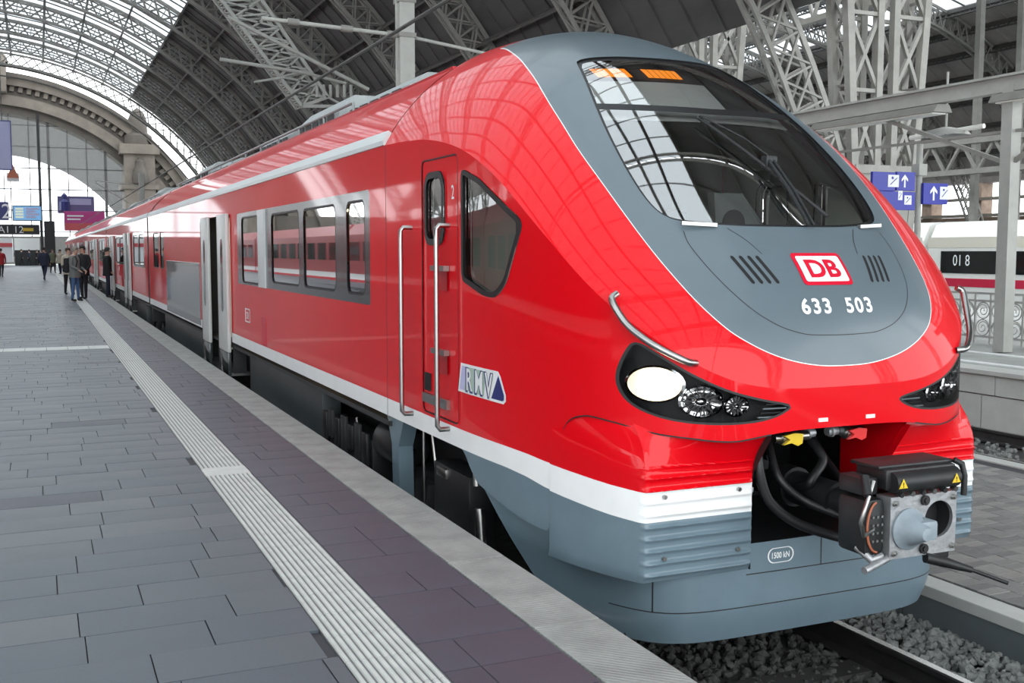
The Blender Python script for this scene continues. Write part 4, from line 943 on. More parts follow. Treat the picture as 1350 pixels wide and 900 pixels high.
q = MB(); q.grid([R3(circ, cy + .02), R3([(hc[0] + (a - hc[0]) * .8, hc[1] + (b - hc[1]) * .8) for a, b in circ], cy + .2), R3([(hc[0] + (a - hc[0]) * .01, hc[1] + (b - hc[1]) * .01) for a, b in circ], cy + .21)], True); q.build('coupler_funnel', 'black_matte', ho, 40)
q = MB(); q.lathe([(.105, .01), (.105, -.012), (.085, -.025), (.072, -.05), (.045, -.10), (.032, -.13), (.001, -.135)], (cx - .10, cy, cz - .01), (0, 1, 0), 28); q.build('coupler_cone', 'coupler_grey', ho, 40)
q = MB(); q.bbox(cx - .115, cx + .0, cy - .1, cy, cz - .055, cz + .045, .02); q.build('hook_plate', 'coupler_grey', ho, 40)
for a, b in ((-.19, .125), (-.19, -.125), (.19, .125), (.19, -.125), (0, .125), (0, -.12)):
    q = MB(); q.cyl((cx + a, cy - .014, cz + b), (cx + a, cy + .01, cz + b), .015 if a else .026, 12); q.cyl((cx + a, cy - .022, cz + b), (cx + a, cy - .01, cz + b), .008 if a else .014, 10); q.build('coupler_bolt', 'steel' if a else 'black_metal', ho, 40)
q = MB(); q.bbox(cx - .20, cx + .20, cy + .09, cy + .32, cz - .13, cz + .15, .03); q.build('coupler_body', 'black_metal', ho, 40)
q = MB(); q.bbox(cx - .23, cx + .23, cy + .02, cy + .24, cz + .185, cz + .29, .02); eh = q.build('electric_head', 'black_metal', unit, 40)
q = MB(); q.cyl((cx - .20, cy + .02, cz + .225), (cx + .215, cy + .02, cz + .225), .052, 20); q.build('electric_cover', 'black_metal', eh, 40)
q = MB(); q.bbox(cx - .25, cx + .24, cy + .05, cy + .26, cz + .285, cz + .305, .01); q.build('electric_lid', 'black_metal', eh, 40)
for k in range(6): q = MB(); q.cyl((cx - .17 + .07 * k, cy + .0, cz + .175), (cx - .17 + .07 * k, cy - .03, cz + .17), .014, 10); q.build('contact_plug', 'steel' if k % 2 else 'black_metal', eh, 40)
for a in (-.17, .175):
    q = MB(); y_ = cy - .0345; q.add([(cx + a - .028, y_, cz + .205), (cx + a + .028, y_, cz + .205), (cx + a, y_, cz + .253)], [(0, 1, 2)]); q.build('warning_triangle', 'yellow', eh)
    T, Ft = text_mesh('!', .034, .001); mesh_obj('warning_mark', [(cx + a + u, y_ - .001, cz + .222 + v) for u, v in T], Ft, 'black_matte', eh)
q = MB(); q.tube([(cx + .24, cy + .05, cz + .30), (cx + .275, cy + .03, cz + .28), (cx + .285, cy + .02, cz + .22), (cx + .285, cy + .02, cz + .12)], .016, 8); q.build('cover_lever', 'black_metal', eh, 60)
q = MB(); q.bbox(cx - .345, cx - .215, cy + .03, cy + .24, cz - .14, cz + .15, .04); sb = q.build('coupler_side_box', 'black_metal', unit, 40)
ring = [(cx - .275 + .062 * math.cos(w), cy + .024, cz + .01 + .125 * math.sin(w)) for w in np.linspace(math.pi * .55, math.pi * 1.5, 14)]
q = MB(); q.tube(ring, .006, 6); q.build('seal_ring', 'orange_brown', sb, 60)
for i in range(3):
    for j in range(4): q = MB(); q.cyl((cx - .30 + .028 * i, cy + .035, cz - .06 + .04 * j), (cx - .30 + .028 * i, cy + .022, cz - .06 + .04 * j), .007, 8); q.build('contact_pin', 'steel', sb)
q = MB(); q.tube([(cx - .30, cy + .03, cz + .24), (cx - .36, cy + .0, cz + .16), (cx - .40, cy - .0, cz + .05), (cx - .37, cy + .01, cz - .02), (cx - .30, cy + .03, cz - .005), (cx - .26, cy + .06, cz + .03)], .011, 8); q.build('air_hose', 'steel', sb, 60)
q = MB(); q.bbox(cx - .34, cx - .24, cy + .06, cy + .24, cz + .16, cz + .25, .02); q.cyl((cx - .33, cy + .06, cz + .26), (cx - .36, cy + .0, cz + .18), .022, 10); q.build('coupler_valve', 'black_metal', sb, 40)
q = MB(); q.tube([(cx - .20, cy + .02, cz - .15), (cx - .30, cy + .01, cz - .175), (cx - .37, cy + .0, cz - .19)], .019, 10); q.tube([(cx - .33, cy + .1, cz - .10), (cx - .31, cy + .02, cz - .15), (cx - .24, cy + .03, cz - .14)], .02, 8); q.build('guide_horn', 'coupler_steel', ho, 60)
q = MB(); q.bbox(cx + .10, cx + .21, cy + .03, cy + .12, cz - .20, cz - .15, .01); q.build('horn_stop', 'black_metal', ho, 40)
q = MB(); q.tube([(cx + .02, cy + .0, cz - .17), (cx + .13, cy - .03, cz - .20), (cx + .24, cy - .09, cz - .235)], [.027, .027, .016], 10); q.tube([(cx + .24, cy - .09, cz - .235), (cx + .40, cy - .17, cz - .30)], .010, 8); q.build('release_handle', 'black_metal', ho, 60)
# bay fittings: hoses, cocks with coloured handles
for pts, r in (([(-.38, 4.75, .62), (-.42, 4.68, .50), (-.38, 4.66, .33), (-.22, 4.60, .18), (.0, 4.5, .10), (.02, 4.4, .14)], .028), ([(-.2, 4.9, .6), (-.24, 4.75, .42), (-.12, 4.65, .28), (.0, 4.5, .22)], .022), ([(.02, 4.85, .62), (.03, 4.7, .5), (-.08, 4.66, .38), (-.05, 4.9, .3)], .026), ([(.3, 5.2, .6), (.32, 5.0, .4), (.25, 4.7, .25), (.12, 4.5, .2)], .024)):
    t_ = np.linspace(0, 1, len(pts)); P = np.array(pts); tt_ = np.linspace(0, 1, 24); S = np.stack([pch(t_, P[:, k])(tt_) for k in range(3)], 1); S[:, 0] += XC
    q = MB(); q.tube(S, r, 10); q.build('bay_hose', 'rubber', unit, 60)
for a, m, y_ in ((-.27, 'yellow', 4.60), (.165, 'red_plastic', 4.60)):
    q = MB(); q.cyl((XC + a - .10 * (1 if a < 0 else -.2), y_ + .02, .65), (XC + a + .12 * (1 if a < 0 else -.6), y_ + .02, .652), .026, 14); q.cyl((XC + a - .06, y_ + .02, .65), (XC + a - .03, y_ + .02, .65), .036, 14); q.cyl((XC + a + .02, y_ + .02, .65), (XC + a + .06, y_ + .02, .65), .032, 14); ck = q.build('air_cock', 'steel', unit, 40)
    q = MB(); q.prism([(-.075, -.03), (-.02, -.022), (.02, -.04), (.05, -.028), (.055, .022), (-.0, .03), (-.07, .018), (-.03, -.004)], lambda p, t: (XC + a + p[0], t, .65 + p[1]), y_ - .035, y_ - .015); q.build('cock_handle', m, ck)
for a in (-.34, -.14, .02, .10): q = MB(); q.cyl((XC + a, 4.66, .655), (XC + a + .07, 4.66, .655), .024, 12); q.cyl((XC + a + .02, 4.66, .655), (XC + a + .035, 4.66, .655), .034, 12); q.build('pipe_union', 'coupler_steel', unit, 40)
for a, z in ((-.30, .45), (-.2, .5)): q = MB(); q.bbox(XC + a - .06, XC + a + .06, 4.95, 5.15, z - .1, z + .1, .015); q.cyl((XC + a, 4.95, z), (XC + a, 4.86, z), .03, 10); q.build('bay_valve', 'black_metal', unit, 40)
q = MB(); q.bbox(XC - .455, XC - .40, 4.74, 4.765, .335, .365, .008); q.build('bay_label', 'white_decal', unit)
# ============================================================ arched train hall
def at(px, py, Y):
    d = _R * ((px - 675) / 1414) + _U * (-(py - 450) / 1414) + _F; return np.array((d.x, d.y, d.z)) * (Y / d.y) + np.array((0, 0, 1.65))
def atx(px, py, X):
    d = _R * ((px - 675) / 1414) + _U * (-(py - 450) / 1414) + _F; return np.array((d.x, d.y, d.z)) * (X / d.x) + np.array((0, 0, 1.65))
BAY = 9.3; YE = 127.6
def rotY(cx_, cz_, ang, y):      # local +X radial at angle 0, rotated about the hall axis
    return Matrix.Translation((cx_, y, cz_)) @ Matrix.Rotation(-ang, 4, 'Y')
def hall(name, label, hx, hz, R, a_rib, a_lo, a_g0, a_g1, a_hi, nb, n_d, n_g, board, first_y, gm, simple=False, rib_hi=None):
    root = thing(name, label, None, (0, 0, 0), kind='structure')
    D = math.radians; da = (a_g0 - a_lo) / n_d; dg_ = (a_g1 - a_g0) / n_g
    w_d = 2 * R * math.tan(D(da) / 2); w_g = 2 * R * math.tan(D(dg_) / 2)
    # board panel with shallow coffers, glass pane, purlin, glazing bars: one mesh each, centred at angle 0
    q = MB(); q.box(R, R + .12, .03, BAY - .03, -w_d / 2 + .02, w_d / 2 - .02)
    for k in range(1, 6): q.box(R - .07, R + .01, BAY * k / 6 - .05, BAY * k / 6 + .05, -w_d / 2 + .02, w_d / 2 - .02)
    b0 = q.build('roof_panel', board, root, loc=(0, 0, 0))
    q = MB(); q.box(R + .04, R + .06, .03, BAY - .03, -w_g / 2 + .02, w_g / 2 - .02); g0 = q.build('skylight_pane', gm, root, loc=(0, 0, 0))
    q = MB()
    for k in range(1, 6): q.box(R - .06, R + .04, BAY * k / 6 - .035, BAY * k / 6 + .035, -w_g / 2, w_g / 2)
    gb0 = q.build('glazing_bar', 'iron_dark', root, loc=(0, 0, 0))
    q = MB(); q.box(R - .30, R - .02, 0, BAY, -.07, .07); q.box(R - .55, R - .47, 0, BAY, -.05, .05)
    for k in range(12): q.beam((R - .51, BAY * k / 12, 0), (R - .2, BAY * (k + .5) / 12, 0), .05); q.beam((R - .2, BAY * (k + .5) / 12, 0), (R - .51, BAY * (k + 1) / 12, 0), .05)
    p0 = q.build('purlin', 'iron_dark', root, loc=(0, 0, 0))
    q = MB(); rib_hi = rib_hi or 180 - a_rib; n = int((rib_hi - a_rib) / 2.1); AN = [D(a_rib + (rib_hi - a_rib) * k / n) for k in range(n + 1)]
    c = lambda a, r, y: (r * math.cos(a), y, r * math.sin(a))
    for yo in (-.22, .22):
        for k in range(n):
            q.beam(c(AN[k], R - .12, yo), c(AN[k + 1], R - .12, yo), .10, .16); q.beam(c(AN[k], R - 1.25, yo), c(AN[k + 1], R - 1.25, yo), .10, .14)
            q.beam(c(AN[k], R - 1.25, yo), c(AN[k + 1], R - .12, yo), .07); q.beam(c(AN[k], R - .12, yo), c(AN[k], R - 1.25, yo), .06)
            if not simple: q.beam(c(AN[k], R - .12, yo), c(AN[k + 1], R - 1.25, yo), .06)
    if not simple:
        for k in range(n): q.beam(c(AN[k], R - 1.25, -.22), c(AN[k + 1], R - 1.25, .22), .04)
    r0 = q.build('arch_rib', 'iron', root, loc=(0, 0, 0))
    used = {}
    def put(src, M):
        if src.name not in used: used[src.name] = 1; src.matrix_local = M
        else: inst(src, src.name.split('.')[0], M, root)
    for b in range(nb):
        y = first_y - BAY * (b + 1)
        for k in range(n_d):
            put(b0, rotY(hx, hz, D(a_lo + da * (k + .5)), y)); put(b0, rotY(hx, hz, D(a_g1 + da * (k + .5)), y)) if a_g1 + da * (k + 1) < a_hi + 1 else None
            put(p0, rotY(hx, hz, D(a_lo + da * (k + 1)), y)); put(p0, rotY(hx, hz, D(a_g1 + da * k), y)) if a_g1 + da * k < a_hi + 1 else None
        for k in range(n_g):
            put(g0, rotY(hx, hz, D(a_g0 + dg_ * (k + .5)), y)); put(gb0, rotY(hx, hz, D(a_g0 + dg_ * (k + .5)), y))
            if k: put(p0, rotY(hx, hz, D(a_g0 + dg_ * k), y))
    for b in range(nb + 1): put(r0, Matrix.Translation((hx, first_y - BAY * b, hz)))
    return root
HX, HZ, HR = -5., -5.9, 28.6
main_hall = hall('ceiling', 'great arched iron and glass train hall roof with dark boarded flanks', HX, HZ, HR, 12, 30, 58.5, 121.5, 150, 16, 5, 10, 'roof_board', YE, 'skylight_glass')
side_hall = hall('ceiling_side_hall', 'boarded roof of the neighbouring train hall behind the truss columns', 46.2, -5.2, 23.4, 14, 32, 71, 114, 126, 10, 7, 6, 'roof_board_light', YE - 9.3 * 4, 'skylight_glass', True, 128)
left_hall = hall('ceiling_left_hall', 'boarded roof of the next hall beyond the left tracks, out of frame', -56.2, -5.2, 23.4, 14, 30, 66, 114, 126, 12, 6, 6, 'roof_board_light', YE, 'skylight_glass', True)  # unseen copy of the side hall, added to keep out sky glare
# thin tie arch and rim across the open end
q = MB(); arc = [(HX + 27.3 * math.cos(a), YE + .8, HZ + 27.3 * math.sin(a)) for a in np.linspace(math.radians(10), math.radians(170), 60)]; q.tube(arc, .16, 6)
q.tube([(HX + 26.2 * math.cos(a), YE + .8, HZ + 26.2 * math.sin(a)) for a in np.linspace(math.radians(10), math.radians(170), 60)], .09, 6); q.build('end_arch', 'iron_dark', main_hall)

# lattice columns in the valley between the halls
def lattice(q, p0, p1, q0, q1, n, w):
    """cross-braced panel between two legs p0->p1 and q0->q1"""
    p0, p1, q0, q1 = (np.array(v, float) for v in (p0, p1, q0, q1))
    for k in range(n):
        a = p0 + (p1 - p0) * k / n; b = p0 + (p1 - p0) * (k + 1) / n; c = q0 + (q1 - q0) * k / n; d = q0 + (q1 - q0) * (k + 1) / n
        q.beam(a, d, w); q.beam(c, b, w); q.beam(b, d, w)
VX = 23.0
q = MB()
for s in (-1, 1):
    for yo in (-.35, .35):
        q.beam((s * .30, yo, 0), (s * .30, yo, 13), .22, .22); q.beam((s * .85, yo, 0), (s * 1.75, yo, 13), .24, .24)
        lattice(q, (s * .30, yo, 4.2), (s * .30, yo, 13), (s * (.85 + .9 * 4.2 / 13), yo, 4.2), (s * 1.75, yo, 13), 4, .11)
    lattice(q, (s * 1.0, -.35, 4), (s * 1.75, -.35, 13), (s * 1.0, .35, 4), (s * 1.75, .35, 13), 7, .07)
cbase = q
q.box(-1.0, 1.0, -.45, .45, 0, 4.0); q.box(-1.15, 1.15, -.5, .5, 4.0, 4.25)
first = None; seats = ['nearest pale lattice column between the halls, right of the windscreen', 'second pale lattice column between the halls, partly behind the windscreen edge', 'third lattice column between the halls, glimpsed above the nose', 'fourth lattice column between the halls, above the railcar roof']
for k in range(9):
    o = thing('lattice_column', seats[k] if k < 4 else 'distant iron lattice column of the row dividing the two halls', 'column', (VX, 25.3 + BAY * k, -.1), 'lattice columns between the halls')
    if first is None:
        c = cbase.build('column_truss', 'iron', None, loc=(0, 0, 0)); c.parent = o; first = c
        r = MB(); r.lathe([(.28, 0), (.28, -.06), (.2, -.08), (.2, -.03), (.01, -.03)], (0, -.46, 3.5), (0, 1, 0), 20); r0_ = r.build('rosette', 'iron_dark', None, loc=(0, 0, 0)); r0_.parent = o
    else: inst(first, 'column_truss', Matrix(), o); inst(r0_, 'rosette', Matrix(), o)
g = MB()
for x in (VX - 2.15, VX + 2.15):
    g.box(x - .1, x + .1, 5, 120, 12.2, 12.5); g.box(x - .1, x + .1, 5, 120, 9.6, 9.8)
    for k in range(60): y = 6.7 + 1.86 * k; g.beam((x, y, 9.7), (x, y + .93, 12.3), .1); g.beam((x, y + .93, 12.3), (x, y + 1.86, 9.7), .1)
tag(g.build('valley_girder', 'iron'), 'long iron lattice girder running between the two hall roofs', 'girder')

# ============================================================ far end: stone front with arched window
FY = 146.
fac = thing('wall_far', 'sandstone end building with a huge arched window behind the open hall end', None, (-5, FY, 0), kind='structure')
def fit_r(pts, zc): return np.mean([math.hypot(p[0] - HX, p[2] - zc) for p in pts])
zc = -4.2
Ro = fit_r([at(28, 94, FY), at(100, 122, FY), at(168, 166, FY)], zc); Ri = fit_r([at(0, 140, FY), at(75, 162, FY), at(134, 209, FY)], zc)
def ring(r0, r1, y0, y1, m, name, a0=14, a1=166, n=70):
    q = MB(); P = []
    for a in np.radians(np.linspace(a0, a1, n)):
        c_, s_ = math.cos(a), math.sin(a); P.append([(HX + r * c_, y, zc + r * s_) for r, y in ((r0, y0), (r1, y0), (r1, y1), (r0, y1))])
    q.grid(np.array(P), True); return q.build(name, m, fac, 30)
dR = Ro - Ri
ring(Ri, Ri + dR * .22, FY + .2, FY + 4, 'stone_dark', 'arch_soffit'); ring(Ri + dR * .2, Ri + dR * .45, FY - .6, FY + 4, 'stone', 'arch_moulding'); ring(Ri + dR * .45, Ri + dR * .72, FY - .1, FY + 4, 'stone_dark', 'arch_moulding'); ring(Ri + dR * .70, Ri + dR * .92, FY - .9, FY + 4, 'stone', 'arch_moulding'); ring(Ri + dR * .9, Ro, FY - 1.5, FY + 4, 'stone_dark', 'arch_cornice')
for k in range(70):
    a = math.radians(15 + 2.15 * k); q = MB(); r = Ri + dR * .56; q.beam((HX + r * math.cos(a), FY - .2, zc + r * math.sin(a)), (HX + (r + dR * .14) * math.cos(a), FY - .2, zc + (r + dR * .14) * math.sin(a)), .55, .5); q.build('dentil', 'stone', fac)
# keystone block, piers with finial
kz = zc + Ro
q = MB(); q.bbox(HX - 1.6, HX + 2.2, FY - 2.4, FY + 3, kz - 2.6, kz + 1.2, .2); q.lathe([(2.2, 0), (2.0, .8), (1.4, 1.2), (1.0, 2.2), (.3, 2.8), (.01, 3)], (HX + .3, FY, kz + 1.2), (0, 0, 1), 14); q.build('keystone', 'stone', fac, 30)
def pier(sg):
    pL = at(160, 250, FY)[0]; pR = at(207, 250, FY)[0]; x0, x1 = (pL, pR) if sg > 0 else (2 * HX - pR, 2 * HX - pL); xm = (x0 + x1) / 2; wd = x1 - x0
    zt_ = at(180, 192, FY)[2]; zf = at(180, 142, FY)[2]; q = MB()
    q.box(x0 + wd * .08, x1 - wd * .08, FY - 2, FY + 4, -1, zt_ - 1.2); q.box(x0 - wd * .05, x1 + wd * .05, FY - 2.5, FY + 4, zt_ - 1.2, zt_); q.box(x0 - wd * .02, x1 + wd * .02, FY - 2.2, FY + 4, zt_ - 5.6, zt_ - 5.0)
    po = q.build('pier', 'stone', fac)
    q = MB(); q.lathe([(wd * .42, 0), (wd * .40, (zf - zt_) * .25), (wd * .28, (zf - zt_) * .35), (wd * .26, (zf - zt_) * .7), (wd * .18, (zf - zt_) * .88), (.05, zf - zt_)], (xm, FY, zt_), (0, 0, 1), 12); q.build('finial', 'stone_dark', fac, 30)
    q = MB(); q.lathe([(wd * .2, 0), (wd * .24, .5), (wd * .2, 1.6), (wd * .12, 2.2), (wd * .13, 2.8), (.02, 3.3)], (xm, FY - 2.1, zt_ - 4.9), (0, 0, 1), 12); q.build('statue', 'stone_dark', fac, 40)
for sg in (-1, 1): pier(sg)
xr = at(207, 250, FY)[0]; zr = at(230, 283, FY)[2]
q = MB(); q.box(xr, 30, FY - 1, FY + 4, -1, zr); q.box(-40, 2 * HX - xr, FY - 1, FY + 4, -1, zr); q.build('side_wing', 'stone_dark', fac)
for k in range(9): q = MB(); q.box(xr + .8 + k * 1.0, xr + 1.15 + k * 1.0, FY - .6, FY + .2, zr, zr + 1.8); q.build('baluster', 'stone', fac)
q = MB(); q.box(xr, xr + 10, FY - .8, FY + .4, zr + 1.8, zr + 2.1); q.build('balustrade_rail', 'stone', fac)
# window grid
win = thing('window_1', 'huge arched glazed grid window in the station end building', None, (HX, FY, 0), kind='structure')
for k in range(-9, 10):
    x = HX + 2.2 * k; h = math.sqrt(max(Ri ** 2 - (x - HX) ** 2, 0)) + zc
    if h > 3: q = MB(); t = .32 if k % 3 == 0 else .12; q.box(x - t / 2, x + t / 2, FY + .6, FY + .9, 3, h); q.build('mullion', 'mullion', win)
for z in np.arange(4.0, zc + Ri, 2.6):
    h = math.sqrt(max(Ri ** 2 - (z - zc) ** 2, 0)); q = MB(); t = .12; q.box(HX - h, HX + h, FY + .6, FY + .9, z - t / 2, z + t / 2); q.build('transom', 'mullion', win)
P = [(HX + Ri * math.cos(a), zc + Ri * math.sin(a)) for a in np.radians(np.linspace(12, 168, 50))]
q = MB(); q.add([(x, FY + .75, z) for x, z in P], [tuple(range(len(P)))]); q.build('window_pane', 'clear_pane', win)
# hall behind the window: grey wall with a bright arched opening
Rb = fit_r([at(55, 190, 160), at(90, 225, 160), at(112, 275, 160)], zc)
q = MB(); out = [(HX + 24 * math.cos(a), zc + 24 * math.sin(a)) for a in np.radians(np.linspace(8, 172, 40))]; inn = [(HX + Rb * math.cos(a), zc + Rb * math.sin(a)) for a in np.radians(np.linspace(8, 172, 40))]
q.grid([[(x, y, z) for x, z in L] for L, y in ((out, 160.), (inn, 160.), (inn, 161.))]); q.build('wall_back_arch', 'facade_grey', fac)
q = MB(); q.box(-40, 30, FY - .5, FY + 1, -1, 3.4); q.build('wall_concourse', 'facade_grey', fac)
tag(MB().box(-60, 60, 135.9, 200, -.4, -.01).build('floor_concourse', 'concrete_light'), 'pale concourse floor at the head of the platforms', None, kind='structure')
# ============================================================ boards and signs at the head of the platform
def board(name, label, cat, box, Y, m, frame=None, depth=.2, group=None):
    a, b = at(box[0], box[3], Y), at(box[2], box[1], Y); o = thing(name, label, cat, ((a[0] + b[0]) / 2, Y, a[2]), group)
    q = MB(); q.bbox(a[0], b[0], Y, Y + depth, a[2], b[2], .03); p = q.build('panel', m, o)
    if frame:
        t = .08; q = MB(); q.box(a[0] - t, b[0] + t, Y - .03, Y + depth, b[2], b[2] + t); q.box(a[0] - t, b[0] + t, Y - .03, Y + depth, a[2] - t, a[2]); q.box(a[0] - t, a[0], Y - .03, Y + depth, a[2], b[2]); q.box(b[0], b[0] + t, Y - .03, Y + depth, a[2], b[2]); q.build('frame', frame, o)
    return o, a, b
def flat_text(txt, c, size, m, o, name, sx=1., bold=0., axis='y', d=.02):
    T, Ft = text_mesh(txt, size, bold, sx)
    V = [(c[0] + u, c[1] - d, c[2] + v) for u, v in T] if axis == 'y' else [(c[0] - d, c[1] - u, c[2] + v) for u, v in T]
    mesh_obj(name, V, Ft, m, o)
o, a, b = board('platform_sign', 'navy platform number sign reading 12 at the head of the platform', 'sign', (-14, 266, 11, 290), 116, 'sign_navy'); flat_text('12', ((a[0] + b[0]) / 2 + .35, 116, (a[2] + b[2]) / 2), 2.0, 'white_decal', o, 'sign_number', .95)
q = MB(); q.cyl((b[0] - .3, 116.1, b[2]), (b[0] - .3, 116.1, 20.5), .05, 6); q.build('sign_hanger', 'iron_dark', o)
o, a, b = board('departure_board', 'blue departure screen beside the platform number sign', 'screen', (18, 272, 54, 290), 116, 'screen_blue', 'black_metal')
for k in range(4):
    q = MB(); z0 = b[2] - .15 - (b[2] - a[2] - .3) * (k + .8) / 4; q.box(a[0] + .15, a[0] + .9, 115.97, 115.99, z0, z0 + .2); q.build('screen_row', 'screen_pale', o)
    q = MB(); q.box(a[0] + 1.1, b[0] - .2 - .3 * (k % 2), 115.97, 115.99, z0, z0 + .2); q.build('screen_row', 'lavender_decal', o)
o, a, b = board('track_sign', 'black track sign with white letters A1 12 and a yellow field under the departure screen', 'sign', (-6, 296, 52, 309), 117, 'black_metal'); flat_text('A1 12', (at(14, 300, 117)[0], 117, (a[2] + b[2]) / 2), .95, 'white_decal', o, 'sign_text')
q = MB(); q.box(at(30, 300, 117)[0], at(44, 300, 117)[0], 116.96, 116.99, a[2] + .35, b[2] - .35); q.build('sign_field', 'yellow', o)
o, a, b = board('advert_screen', 'lilac advert screen hanging at the left edge above the concourse', 'poster', (-20, 160, 13, 222), 112, 'poster_lilac', 'sign_navy', .5); q = MB(); q.box(a[0] + .1, b[0] - .9, 111.95, 111.99, a[2] + 1.2, b[2] - .8); q.build('advert_picture', 'poster_lilac', o)
o, a, b = board('advert_banner', 'dark purple advert banner above the magenta one by the far window', 'poster', (76, 259, 124, 281), 124, 'poster_purple'); q = MB(); q.box(a[0] + 1.2, b[0] - .3, 123.96, 123.99, (a[2] + b[2]) / 2, b[2] - .25); q.build('advert_picture', 'poster_lilac', o); q = MB(); q.lathe([(.6, 0), (.55, .9), (.25, 1.2), (.3, 1.6), (.01, 1.9)], (a[0] + .7, 124, a[2] + .3), (0, 0, 1), 10); q.build('advert_figure', 'sign_navy', o)
o, a, b = board('advert_banner', 'magenta advert banner with white lines above the train roof', 'poster', (85, 279, 138, 304), 122, 'poster_magenta')
for k in range(2): q = MB(); q.box(a[0] + .3, a[0] + 1.9 - .3 * k, 121.96, 121.99, b[2] - .55 - .35 * k, b[2] - .4 - .35 * k); q.build('advert_text', 'white_decal', o)
q = MB(); q.box(a[0] + .05, a[0] + 3, 121.97, 121.99, a[2] + .05, a[2] + .8); q.build('advert_strip', 'poster_red', o)
o, a, b = board('shop_front', 'white shop front with a red stripe at the left edge of the concourse', 'shop', (-30, 314, 16, 346), 126, 'white_decal', None, 3); q = MB(); q.box(a[0], b[0], 125.9, 126, b[2] - .9, b[2] - .5); q.build('shop_stripe', 'poster_red', o)
o, a, b = board('shop_front', 'dark shop entrance with a pale lit sign behind the crowd', 'shop', (20, 314, 52, 352), 130, 'cab_dark', None, 3); q = MB(); q.box(a[0], b[0], 129.9, 130, b[2] - 1.3, b[2]); q.build('shop_sign', 'display_white', o)
o, a, b = board('info_sign', 'small brown triangular roof sign on a frame left of the tall mullion', 'sign', (9, 228, 25, 239), 118, 'display_white'); q = MB(); q.prism([(a[0], b[2] - .5), (b[0], b[2] - .5), ((a[0] + b[0]) / 2, b[2] + .9)], lambda p, t: (p[0], t, p[1]), 117.8, 118); q.build('sign_roof', 'orange_brown', o)
q = MB(); p = at(56, 335, 119); q.box(p[0] - .14, p[0] + .14, 119, 119.3, 0, at(56, 150, 119)[2]); tag(q.build('signal_post', 'mullion'), 'tall dark post rising in front of the far window', 'post')
p = at(66, 322, 118); q = MB(); q.bbox(p[0] - .5, p[0] + .5, 118, 118.4, 0.0, 4.6, .05); tag(q.build('display_totem', 'black_metal'), 'black totem standing at the platform head beside the train end', 'totem')

# ============================================================ overhead line masts and arms
def mast(X, px, py_top, label, zb, r=.16):
    p = atx(px, py_top, X); o = thing('line_mast', label, 'mast', (p[0], p[1], zb)); q = MB(); q.beam((p[0], p[1], zb), (p[0], p[1], p[2]), r * 2, r * 2); q.box(p[0] - r * 1.25, p[0] + r * 1.25, p[1] - .03, p[1] + .03, zb, p[2]); q.build('mast_post', 'iron_light', o); return o, p
o, p = mast(7.6, 533, -60, 'pale grey overhead line mast rising behind the railcar roof', -.59, .17)
zA = atx(533, 48, 7.6)[2]; zB_ = atx(533, 20, 7.6)[2]
def arm(q, a, b, r): q.tube([a, b], r, 8)
A1 = np.array((7.6, p[1], zA)); A2 = at(345, 24, p[1]); q = MB(); arm(q, A1, A2, .045); q.build('bracket_tube', 'iron_light', o, 60)
q = MB(); arm(q, A1 + np.array((.05, 0, 0)), A1 + np.array((2.0, -.2, -.30)), .04); q.build('bracket_tube', 'iron_light', o, 60)
for t_ in (.0, .33, .7): c_ = A1 + (A2 - A1) * (t_ + .05); d_ = (A2 - A1) / np.linalg.norm(A2 - A1); q = MB(); q.cyl(c_, c_ + d_ * .25, .075, 10); q.build('insulator', 'iron', o, 60)
for z in (zA, zA + .75): q = MB(); q.box(7.6 - .2, 7.6 + .2, p[1] - .2, p[1] + .2, z - .05, z + .05); q.build('mast_clamp', 'iron', o)
# far lattice boom with pipes, hanging over the tracks
LB = thing('lattice_boom', 'pale lattice gantry boom slanting down above the railcar roof', 'gantry', tuple(at(410, 140, 44)))
q = MB(); a0, a1 = at(262, -40, 44), at(398, 140, 44); b0, b1 = at(318, -40, 44), at(432, 128, 44)
for off in (0, .9):
    v = np.array((0, off, 0)); q.beam(a0 + v, a1 + v, .13); q.beam(b0 + v, b1 + v, .13); lattice(q, a0 + v, a1 + v, b0 + v, b1 + v, 9, .07)
lattice(q, a0, a1, a0 + np.array((0, .9, 0)), a1 + np.array((0, .9, 0)), 26, .05); q.beam(a1, b1, .13); q.beam(a1, at(455, 140, 44), .12); q.beam(b1, at(455, 140, 44), .08); q.build('boom_lattice', 'iron_light', LB)
for k in range(6): c_ = at(418 + 9 * k, 128, 44); q = MB(); q.cyl(c_, c_ + np.array((0, 0, .5)), .07, 8); q.build('insulator', 'iron_light', LB, 60)
for pa, pb, Y, r in (((300, 22), (486, 118), 40, .075), ((290, 78), (402, 96), 42, .07), ((398, 95), (456, 110), 42, .06), ((335, 108), (375, 102), 42, .045)):
    q = MB(); q.tube([at(*pa, Y), at(*pb, Y)], r, 8); q.build('boom_pipe', 'iron_light', LB, 60)
lz = atx(525, 40, XC)[2]; q = MB(); q.tube([(XC, y, lz) for y in np.linspace(-20, 118, 8)], .022, 6); tag(q.build('contact_wire', 'iron_dark', None), 'thin dark overhead wire above the railcar running to the far end', 'wire')
o2, p2 = mast(9.0, 186, 228, 'small pale mast in front of the far stone pier', -.59, .2)
q = MB(); q.tube([at(186, 245, p2[1]), at(125, 238, p2[1])], .05, 6); q.build('bracket_tube', 'iron_light', o2); q = MB(); q.tube([at(125, 240, p2[1]), at(170, 268, p2[1])], .05, 6); q.build('bracket_tube', 'iron_light', o2)

